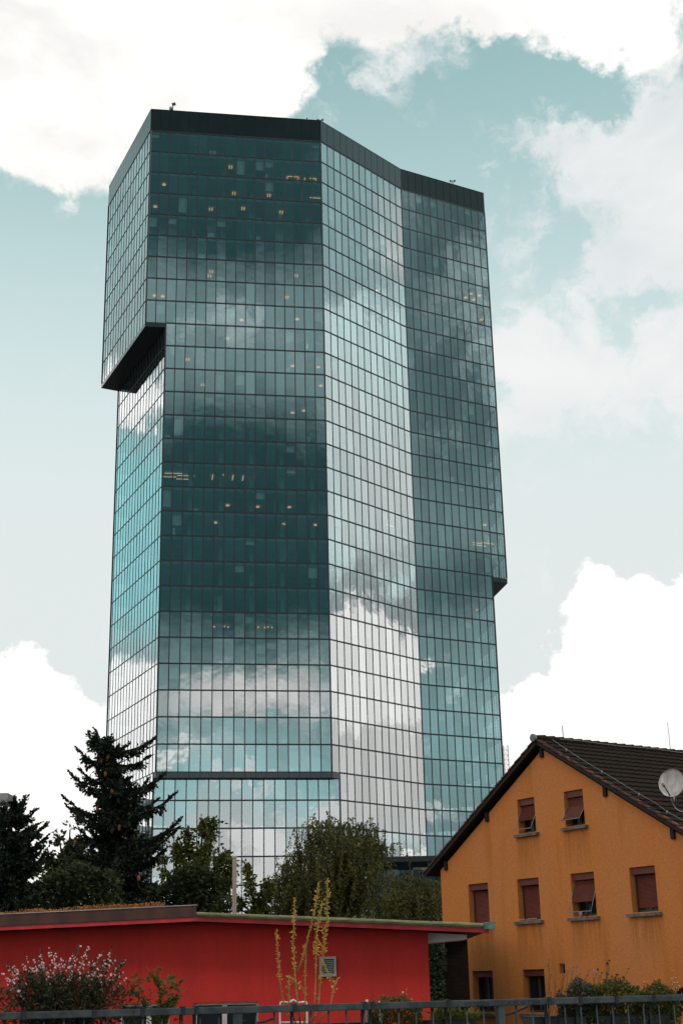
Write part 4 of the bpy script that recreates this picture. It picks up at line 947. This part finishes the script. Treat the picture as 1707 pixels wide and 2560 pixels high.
weeping('weeping_birch', 'smaller weeping birch between the big birch and the orange house', 58,
        [[(1210, 1000, 0), (1200, 880, 0), (1190, 800, 0), (1195, 775, 0)], [(1210, 1000, 0), (1250, 870, .2), (1280, 810, 0), (1310, 800, 0)], [(1210, 1000, 0), (1160, 900, 0), (1130, 860, 0), (1110, 880, 0)], [(1210, 1000, -.4), (1280, 900, -.6), (1330, 860, -.3), (1340, 850, 0)], [(1210, 1000, -.6), (1180, 920, -1), (1140, 880, -.9)], [(1210, 1020, .5), (1140, 960, .6), (1095, 925, .2)], [(1220, 1010, -.8), (1250, 940, -1.2), (1240, 870, -1)]],
        60, .5, 1.6, .10, lm_birch, (1210, 1150))
hedge('dark shrubbery under the birches behind the gutter', 64, 620, 1120, 2268, lm_dark, 9000, .16)

# ------------------------------------------------------------------ railing
R0, R1 = Vector((-2.1467, 9.0, EYE - .1314)), Vector((2.3453, 10.5, EYE - .1312)); rdir = (R1 - R0); rdir.z = 0; rdir.normalize(); rn = Vector((rdir.y, -rdir.x, 0)); RAZ = EYE - .1313
def rp(px, z=0.0, off=0.0):     # point on the rail line seen at this column
    d = ray(px, 2510); a = Vector((0, 0, EYE)); t = (R0 - a).dot(rn) / d.dot(rn); q = a + d * t; return Vector((q.x, q.y, RAZ + z)) + rn * off
rail = thing('metal_railing', 'grey steel railing with thin balusters across the foreground', 'railing', rp(853, -1.12))
msteel = mat('galvanised_steel', (.050, .054, .057), .7, .45, 9, .0015, 40, metal=0, col2=(.022, .025, .027), spec=.3)
a, c_ = rp(-120), rp(1830); mb = MB(); RT = .044
o = a + rn * .025 + Vector((0, 0, -RT)); mb.obox(o, c_ - a, -rn * .05, Vector((0, 0, RT))); hr = mb.build('handrail', msteel, rail)
bv = hr.modifiers.new('bevel', 'BEVEL'); bv.width = .005; bv.segments = 2
px0 = 594; k = -8
mb2 = []
L0 = (rp(594) - rp(1248)).length / 15.0
orig = rp(594)
for i in range(-14, 30):
    q = orig + rdir * (i * L0); m_ = MB()
    if i % 15 == 0: m_.obox(q - rdir * .022 + rn * .03 + Vector((0, 0, -1.12)), rdir * .046, -rn * .06, Vector((0, 0, 1.12 - RT - .001))); m_.build('post', msteel, rail)
    else: m_.tube([q + Vector((0, 0, -1.02)), q + Vector((0, 0, -RT - .001))], .0065, 6); m_.build('baluster', msteel, rail)
q = a + Vector((0, 0, -1.06)); mb = MB(); mb.obox(q + rn * .02, c_ - a, -rn * .04, Vector((0, 0, .04))); mb.build('bottom_rail', msteel, rail)
for p0, p1 in ((c8(482, 585), c8(650, 522)), (c7(225, 935), c7(342, 903)), (c6(1500, 742), c6(1568, 738))):
    a_, b_ = rp(p0[0], 0, -.06), rp(p1[0], 0, -.06); dd = 3461.998 / a_.y
    a_.z = P(p0[0], p0[1], a_.y).z; b_.z = P(p1[0], p1[1], b_.y).z; mb = MB(); mb.tube([a_, a_.lerp(b_, .5) - Vector((0, 0, .006)), b_], .008, 6); mb.build('brace_cable', M['steel'], rail)
mink = mat('black_ink', (.008, .008, .010), .7)
for txt, xa, xb in (('XSTOZE', 1153, 1221), ('XSUSTER', 1259, 1346)):
    cu = bpy.data.curves.new('graffiti', 'FONT'); cu.body = txt; cu.size = .034; cu.extrude = .0004; cu.shear = .25
    to = bpy.data.objects.new('graffiti', cu); COL.objects.link(to); bpy.context.view_layer.update()
    me = bpy.data.meshes.new_from_object(to.evaluated_get(bpy.context.evaluated_depsgraph_get())); bpy.data.objects.remove(to)
    me.name = 'graffiti'; me.materials.clear(); me.materials.append(mink); xs = [v.co.x for v in me.vertices]; ww = max(xs) - min(xs); wd = (rp(xb) - rp(xa)).length
    ob = bpy.data.objects.new('graffiti', me); COL.objects.link(ob); ob.parent = hr
    q = rp(xa, -.036, .0262); rx = rdir * (wd / ww); mm = Matrix(((rx.x, 0, rn.x, q.x), (rx.y, 0, rn.y, q.y), (0, 1, 0, q.z), (0, 0, 0, 1))); me.transform(mm)
# planters hanging behind the rail
mpl = mat('black_planter', (.012, .013, .014), .5, .3, 4)
def planter(label, x0, x1, hooks):
    a, c_ = rp(x0, 0, -.05), rp(x1, 0, -.05); t = thing('planter_box', label, 'planter', a.lerp(c_, .5) - Vector((0, 0, .30)), 'planters hooked on the railing')
    w = c_ - a; L = w.length; u = w.normalized(); mb = MB()
    z0, z1 = RAZ - .30, RAZ - .13
    def q(s_, off, z): p = a + u * (s_ * L) - rn * off; return Vector((p.x, p.y, z))
    mb.box8([q(.02, .02, z0), q(.98, .02, z0), q(.98, .17, z0), q(.02, .17, z0), q(0, 0, z1), q(1, 0, z1), q(1, .2, z1), q(0, .2, z1)]); mb.build('box', mpl, t)
    mb = MB(); mb.box8([q(.01, .012, z1 - .01), q(.99, .012, z1 - .01), q(.99, .188, z1 - .01), q(.01, .188, z1 - .01), q(.01, .012, z1 + .006), q(.99, .012, z1 + .006), q(.99, .188, z1 + .006), q(.01, .188, z1 + .006)]); mb.build('soil', mat('potting_soil', (.02, .014, .010), .95, .4, 30), t)
    for h in hooks:
        p = rp(h); mb = MB(); e = rdir * .024; o = p - e * .5
        mb.obox(o + rn * .027 + Vector((0, 0, -RT - .004)), e, rn * .004, Vector((0, 0, RT + .010))); mb.obox(o + rn * .031 + Vector((0, 0, .002)), e, -rn * .075, Vector((0, 0, .005))); mb.obox(o - rn * .040 + Vector((0, 0, -.25)), e, -rn * .005, Vector((0, 0, .252))); mb.build('hook', mpl, t)
planter('long black planter of pink flowering shrub hooked on the left rail', 4, 300, (236, 60))
planter('short black planter of yellow-green sprigs, right of the pink shrub', 318, 500, (356, 457, 490))
planter('black planter holding the tall dry stalks and the roses, mid railing', 715, 960, (734, 910, 929))
planter('black planter with broad leaves left of the graffiti', 1075, 1190, (1119,))
planter('black planter of lavender on the rail right of the graffiti', 1340, 1470, (1369, 1447))
planter('black planter of orange flowers at the right end of the rail', 1500, 1680, (1537, 1631))

# ------------------------------------------------------------------ foreground plants (roots in the planters, 15 cm behind the rail)
POFF = -.15
def fp(px, py, off=POFF):       # a pixel on the vertical plane just behind the rail
    d = ray(px, py); a = Vector((0, 0, EYE)); o = R0 + rn * off; t = (o - a).dot(rn) / d.dot(rn); return a + d * t
mstem = mat('plant_stem', (.07, .06, .025), .8, .3, 10)
m_herb = leafmat('herb_leaf', (.018, .028, .016), (.055, .050, .022), .25)
m_olive = leafmat('olive_leaf', (.14, .12, .025), (.05, .065, .015), .35)
m_pink = mat('pink_petal', (.70, .26, .28), .7, .3, 60, col2=(.80, .52, .50))
m_orange = mat('orange_petal', (.75, .20, .05), .7, .3, 60, col2=(.6, .1, .03))
m_purple = mat('purple_petal', (.16, .06, .14), .8, .3, 60, col2=(.10, .05, .10))
m_dred = mat('dark_red_petal', (.16, .012, .03), .8, .3, 60)
m_white = mat('white_petal', (.75, .72, .70), .7, .1, 60)
m_lilac = mat('lilac_petal', (.30, .28, .45), .8, .3, 60)
m_dry = leafmat('dry_seed', (.66, .36, .07), (.46, .30, .07), .3)
m_dryo = leafmat('dry_seed_orange', (.78, .28, .09), (.6, .32, .08), .3)
m_green = leafmat('fresh_green', (.05, .07, .02), (.10, .09, .02), .3)
def bend(a, b, s_=.0, n=7):
    a, b = Vector(a), Vector(b); w = (b - a); sd = rdir * s_ * w.length; return [a.lerp(b, i / n) + sd * (i / n * (1 - i / n) * 4) for i in range(n + 1)]
# pink shrub
sh = thing('flowering_shrub', 'bushy shrub of upright pink blossom spikes at the lower left', 'shrub', rp(150, -.14, POFF))
tips = [(45, 380), (100, 405), (165, 325), (220, 345), (255, 280), (315, 270), (350, 300), (410, 340), (505, 258), (560, 268), (655, 295), (705, 282), (740, 330), (790, 352), (590, 380), (150, 478), (20, 440), (800, 470), (270, 350), (380, 345), (525, 330), (690, 350), (470, 320), (445, 345), (300, 400), (640, 380), (760, 385), (200, 400), (735, 440), (60, 470)]
for i, (x, y) in enumerate(tips + [(random.uniform(10, 790), random.uniform(350, 520)) for _ in range(44)]):
    tp = fp(*c6(x, y), POFF + random.uniform(-.12, .12)); b0 = rp(150 + (c6(x, 0)[0] - 150) * random.uniform(.25, .6), -.13, POFF + random.uniform(-.06, .06)); pts = bend(b0, tp, (c6(x, 0)[0] - 160) / 160 * -.05 + random.uniform(-.03, .03)); mb = MB(); mb.tube(pts, [.0035 * (1 - k / 9) + .001 for k in range(8)], 4)
    L = (tp - b0).length; nl = int(L * 190); bl = .58 if i < len(tips) else .9
    for j in range(nl):
        t = random.random() * 7; k = min(int(t), 6); p = pts[k].lerp(pts[k + 1], t - k); q = t / 7; d = (pts[k + 1] - pts[k]).normalized()
        o = Vector((random.gauss(0, 1), random.gauss(0, 1), random.gauss(0, .4))).normalized()
        if q > bl and random.random() < .5: mb.ball(p + o * random.uniform(.004, .012), random.uniform(.0035, .0085), 2)
        else: mb.leaf(p + o * .002, o + d * .9, .0095, random.uniform(.018, .036), 1)
    mb.build('flower_spike', [mstem, m_herb, m_pink], sh)
mb = MB()
for i in range(5200): x = random.gauss(155, 100); mb.leaf(fp(x, random.uniform(2440, 2570) + abs(x - 155) * .12 + 45 * noise.noise(Vector((x * .022, 1, 0))), POFF + random.uniform(-.1, .12)), (random.gauss(0, 1), random.gauss(0, 1), random.gauss(.7, .6)), .011, random.uniform(.025, .05))
mb.build('foliage', m_herb, sh)
def sprig(label, name, cat, root_px, stems, lm, leaf, dens, extra=None):
    t = thing(name, label, cat, rp(root_px, -.14, POFF))
    for pts_px in stems:
        pts = [rp(root_px + random.uniform(-4, 4), -.13, POFF)] + [fp(*q, POFF + random.uniform(-.05, .05)) for q in pts_px]; mb = MB(); mb.tube(pts, [.0035 * (1 - .8 * k / len(pts)) for k in range(len(pts))], 4)
        for k in range(len(pts) - 1):
            for j in range(int((pts[k + 1] - pts[k]).length * dens)):
                p = pts[k].lerp(pts[k + 1], random.random()); o = Vector((random.gauss(0, 1), random.gauss(0, 1), random.gauss(.3, .6))); q = k + 1 == len(pts) - 1; mb.leaf(p, o, leaf * .42, leaf * random.uniform(.6, 1.2) * (1.2 if q else .8), 1)
        mb.build('stem', [mstem, lm], t)
    if extra: extra(t)
    return t
sprig('small shrub with yellow-green leaf tufts, right of the pink blossom', 'leafy_shrub', 'shrub', 420, [[c6(1010, 540), c6(985, 480), c6(960, 430)], [c6(1010, 540), c6(1000, 440), c6(1000, 385)], [c6(1060, 590), c6(1030, 500), c6(1025, 470)], [c6(1080, 600), c6(1075, 520), c6(1085, 455)], [c6(1110, 590), c6(1115, 520), c6(1175, 470)], [c6(1040, 600), c6(960, 460), c6(915, 490)], [c6(900, 580), c6(890, 540), c6(850, 465)], [c6(880, 600), c6(850, 560), c6(800, 570)], [c6(1120, 610), c6(1140, 570), c6(1145, 550)], [c6(1100, 620), c6(1090, 600), c6(1100, 590)]], m_olive, .045, 150)
# tall dry stalks
wd = thing('tall_weed', 'clump of tall yellow seeding stalks rising before the red wall', 'weed', rp(790, -.14, POFF))
stalks = [([(390, 810), (370, 690), (355, 540), (342, 345)], .55), ([(482, 810), (462, 600), (452, 400), (462, 115)], .5), ([(530, 800), (530, 640), (535, 430), (570, 290), (600, 160), (622, 12)], .35), ([(592, 810), (600, 620), (600, 380), (640, 150)], .5), ([(620, 800), (632, 600), (650, 440), (672, 250), (676, -5)], .3), ([(632, 520), (665, 575), (690, 630), (708, 680)], .0), ([(700, 800), (715, 715), (740, 640)], .5), ([(424, 800), (422, 700), (424, 625)], .3), ([(424, 625), (470, 670), (512, 725)], .0), ([(600, 370), (630, 420), (660, 470)], .0), ([(480, 600), (510, 520), (530, 430)], .9)]
for si, (px, q0) in enumerate(stalks):
    pts = [fp(*c7(*q), POFF + (.03 if si % 2 else -.03)) for q in px]
    if px[0][1] > 790: pts = [rp(c7(*px[0])[0] * .5 + 395, -.13, POFF)] + pts
    mb = MB(); mb.tube(pts, [.0055 * (1 - .6 * k / len(pts)) for k in range(len(pts))], 5)
    n = len(pts)
    for k in range(n - 1):
        L = (pts[k + 1] - pts[k]).length
        for j in range(int(L * 330)):
            u = random.random(); q = (k + u) / (n - 1); p = pts[k].lerp(pts[k + 1], u); o = Vector((random.gauss(0, 1), random.gauss(0, 1), random.gauss(.3, .8))).normalized()
            if q < q0 and random.random() < .8: continue
            f = 1.0 if q > max(q0, .55) else .55
            f *= .55 + .9 * max(0, noise.noise(Vector((si * 5.1, k * 1.0 + u * 2.5, .3))) + .35)
            mb.leaf(p + o * random.uniform(0, .010) * f, o, .0075 * f + .002, random.uniform(.011, .022) * f + .004, 2 if (si in (0, 6, 8) or (si == 1 and q > .85)) else 1)
    mb.build('stalk', [mat('weed_stem', (.26, .19, .045), .8, .3, 12), m_dry, m_dryo], wd)
def flowers(label, name, cat, root, heads, fol, lm, cols):
    t = thing(name, label, cat, rp(root, -.14, POFF))
    for (x, y, r, ci) in heads:
        tp = fp(x, y, POFF + random.uniform(-.05, .03)); pts = bend(rp(root + (x - root) * .6, -.13, POFF), tp, random.uniform(-.06, .06)); mb = MB(); mb.tube(pts, .0016, 4)
        for j in range(7):
            o = Vector((random.gauss(0, 1), random.gauss(0, 1), random.gauss(0, .7))).normalized(); mb.ball(tp + o * r * .55, r * random.uniform(.45, .65), 1, (1, 1, .8))
        for j in range(10):
            u = random.random() * 6.9; p = pts[int(u)].lerp(pts[int(u) + 1], u % 1); mb.leaf(p, (random.gauss(0, 1), random.gauss(0, 1), random.gauss(.4, .5)), .006, .022, 2)
        mb.build('flower', [mstem, cols[ci], lm], t)
    mb = MB()
    for (x0, x1, y0, y1, n, s_) in fol:
        for i in range(n):
            x = random.uniform(x0, x1); top = y0 + (y1 - y0) * .35 * (1 + noise.noise(Vector((x * .04, root, 0))) * 1.6) * abs((x - (x0 + x1) / 2) / (x1 - x0) * 2) ** 1.2; y = top + (y1 - top) * random.random()
            mb.leaf(fp(x, y, POFF + random.uniform(-.09, .10)), (random.gauss(0, 1), random.gauss(0, 1), random.gauss(.5, .6)), s_ * .45, s_ * random.uniform(.7, 1.3))
    mb.build('foliage', lm, t)
c9 = crop(820, 2420, 1568 / 200)
flowers('rose plant with small pink and orange blooms on the middle of the rail', 'rose_plant', 'flowers', 985, [(*c9(1165, 780), .011, 0), (*c9(1180, 925), .008, 0), (*c9(1240, 885), .009, 1), (*c9(1265, 580), .008, 1), (*c9(1060, 520), .005, 3), (*c9(1000, 548), .006, 1), (*c9(890, 545), .006, 4), (*c9(1045, 615), .004, 1), (*c9(1460, 478), .007, 2), (*c9(1535, 425), .006, 3), (*c9(1545, 520), .008, 1), (*c7(1225, 780), .009, 1), (*c7(1295, 757), .005, 3), (*c7(1225, 795), .008, 0), (*c7(1285, 868), .008, 0), (*c7(1195, 805), .007, 0), (*c7(1215, 878), .006, 0)],
        [(925, 1055, 2490, 2570, 1800, .028)], m_green, [m_pink, m_orange, m_white, m_dryo, m_dred])
flowers('lavender clump with dusky purple heads on the right rail', 'lavender', 'flowers', 1420, [(*c8(x, y), .006, 0) for x, y in ((755, 240), (838, 258), (768, 330), (790, 378), (770, 440), (908, 285), (925, 283), (870, 312), (942, 325), (945, 352), (990, 335), (895, 330), (815, 440), (850, 340), (1000, 300))],
        [(1395, 1500, 2450, 2560, 2600, .030)], leafmat('lavender_leaf', (.025, .032, .024), (.06, .065, .045), .2), [m_purple])
flowers('dark red and pale lilac blooms beside the lavender', 'garden_flowers', 'flowers', 1530, [(*c8(x, y), r, ci) for x, y, r, ci in ((1110, 262, .014, 0), (1120, 245, .009, 0), (1168, 330, .014, 0), (1208, 348, .012, 0), (1110, 325, .013, 0), (1050, 300, .010, 0), (1100, 370, .013, 1), (1025, 308, .010, 1), (1238, 295, .006, 0), (1135, 340, .009, 0), (1075, 320, .008, 0), (1040, 330, .008, 2))],
        [(1470, 1600, 2445, 2560, 2800, .032)], m_green, [m_dred, m_lilac, m_purple])
flowers('marigolds with orange blooms near the right end of the rail', 'marigold', 'flowers', 1635, [(*c8(x, y), r, 0) for x, y, r in ((1335, 380, .011), (1425, 355, .010), (1395, 362, .008), (1350, 378, .009), (1485, 530, .008), (1478, 612, .010))],
        [(1595, 1690, 2455, 2560, 2400, .030)], m_green, [m_orange])
flowers('tiny white star flowers at the right end of the rail', 'white_flowers', 'flowers', 1685, [(*c8(x, y), .0045, 0) for x, y in ((1500, 355), (1522, 348), (1512, 378), (1530, 378), (1505, 390), (1540, 400), (1525, 410))],
        [(1668, 1700, 2478, 2560, 260, .02)], m_herb, [m_white])
flowers('broad-leaved plant with curled yellow-green leaves behind the balusters', 'broad_leaf_plant', 'plant', 1140, [], [(1080, 1200, 2520, 2575, 240, .06)], m_olive, [m_olive])
# ornament and stakes
orn = thing('wire_trellis', 'white scalloped wire trellis top peeping over the rail', 'trellis', (rp(733, 0, -1.2).x, rp(733, 0, -1.2).y, RAZ - 1.1))
pts = [fp(*c7(*q), -1.2) for q in ((365, 835), (368, 800), (380, 797), (395, 797), (425, 802), (438, 792), (452, 783), (468, 793), (482, 803), (512, 797), (532, 796), (539, 800), (541, 835))]
mwh = mat('white_wire', (.62, .55, .53), .5)
pts = [Vector((pts[0].x, pts[0].y, RAZ - 1.1))] + pts + [Vector((pts[-1].x, pts[-1].y, RAZ - 1.1))]; mb = MB(); mb.tube(pts, .007, 6); mb.build('outer_frame', mwh, orn)
mb = MB()
for z in (.10, .25, .4, .6): a_, c_ = pts[1], pts[-2]; mb.tube([(a_.x, a_.y, a_.z - z), (c_.x, c_.y, c_.z - z)], .005, 5)
mb.build('crossbar', mwh, orn)
for (x, y, w, lab) in ((933, 781, 6.0, 'wider white plant stake standing left of the roses'), (1015, 789, 3.6, 'narrow white plant stake nearest the roses')):
    t = fp(*c7(x, y), -.07); ww = w / FPX * t.y; mb = MB(); mb.obox(t - rdir * ww / 2 - Vector((0, 0, .25)), rdir * ww, -rn * .004, Vector((0, 0, .235))); mb.slab([t - rdir * ww / 2 - Vector((0, 0, .015)), t + rdir * ww / 2 - Vector((0, 0, .015)), t + rdir * ww / 2, t - rdir * ww / 2], -rn * .004)
    tag(mb.build('plant_stake', mat('white_plastic', (.7, .64, .62), .5)), lab, 'stake')
bsh = thing('clipped_bush', 'dark rounded bush cut off by the lower right corner', 'bush', rp(1720, -.9, -.5)); mb = MB(); q = fp(1725, 2580, -.35)
for i in range(2200):
    o = Vector((random.gauss(0, 1), random.gauss(0, 1), random.gauss(0, 1))).normalized(); p = q + Vector((o.x * .13, o.y * .13, o.z * .30 - .0)); mb.leaf(p, o + Vector((0, 0, .4)), .014, .026)
mb.build('foliage', leafmat('yew_leaf', (.008, .012, .009), (.014, .018, .012), .1), bsh)
mb = MB(); mb.tube([(q.x, q.y, RAZ - 1.1), (q.x, q.y, q.z)], .02, 6); mb.build('stem', bark, bsh)
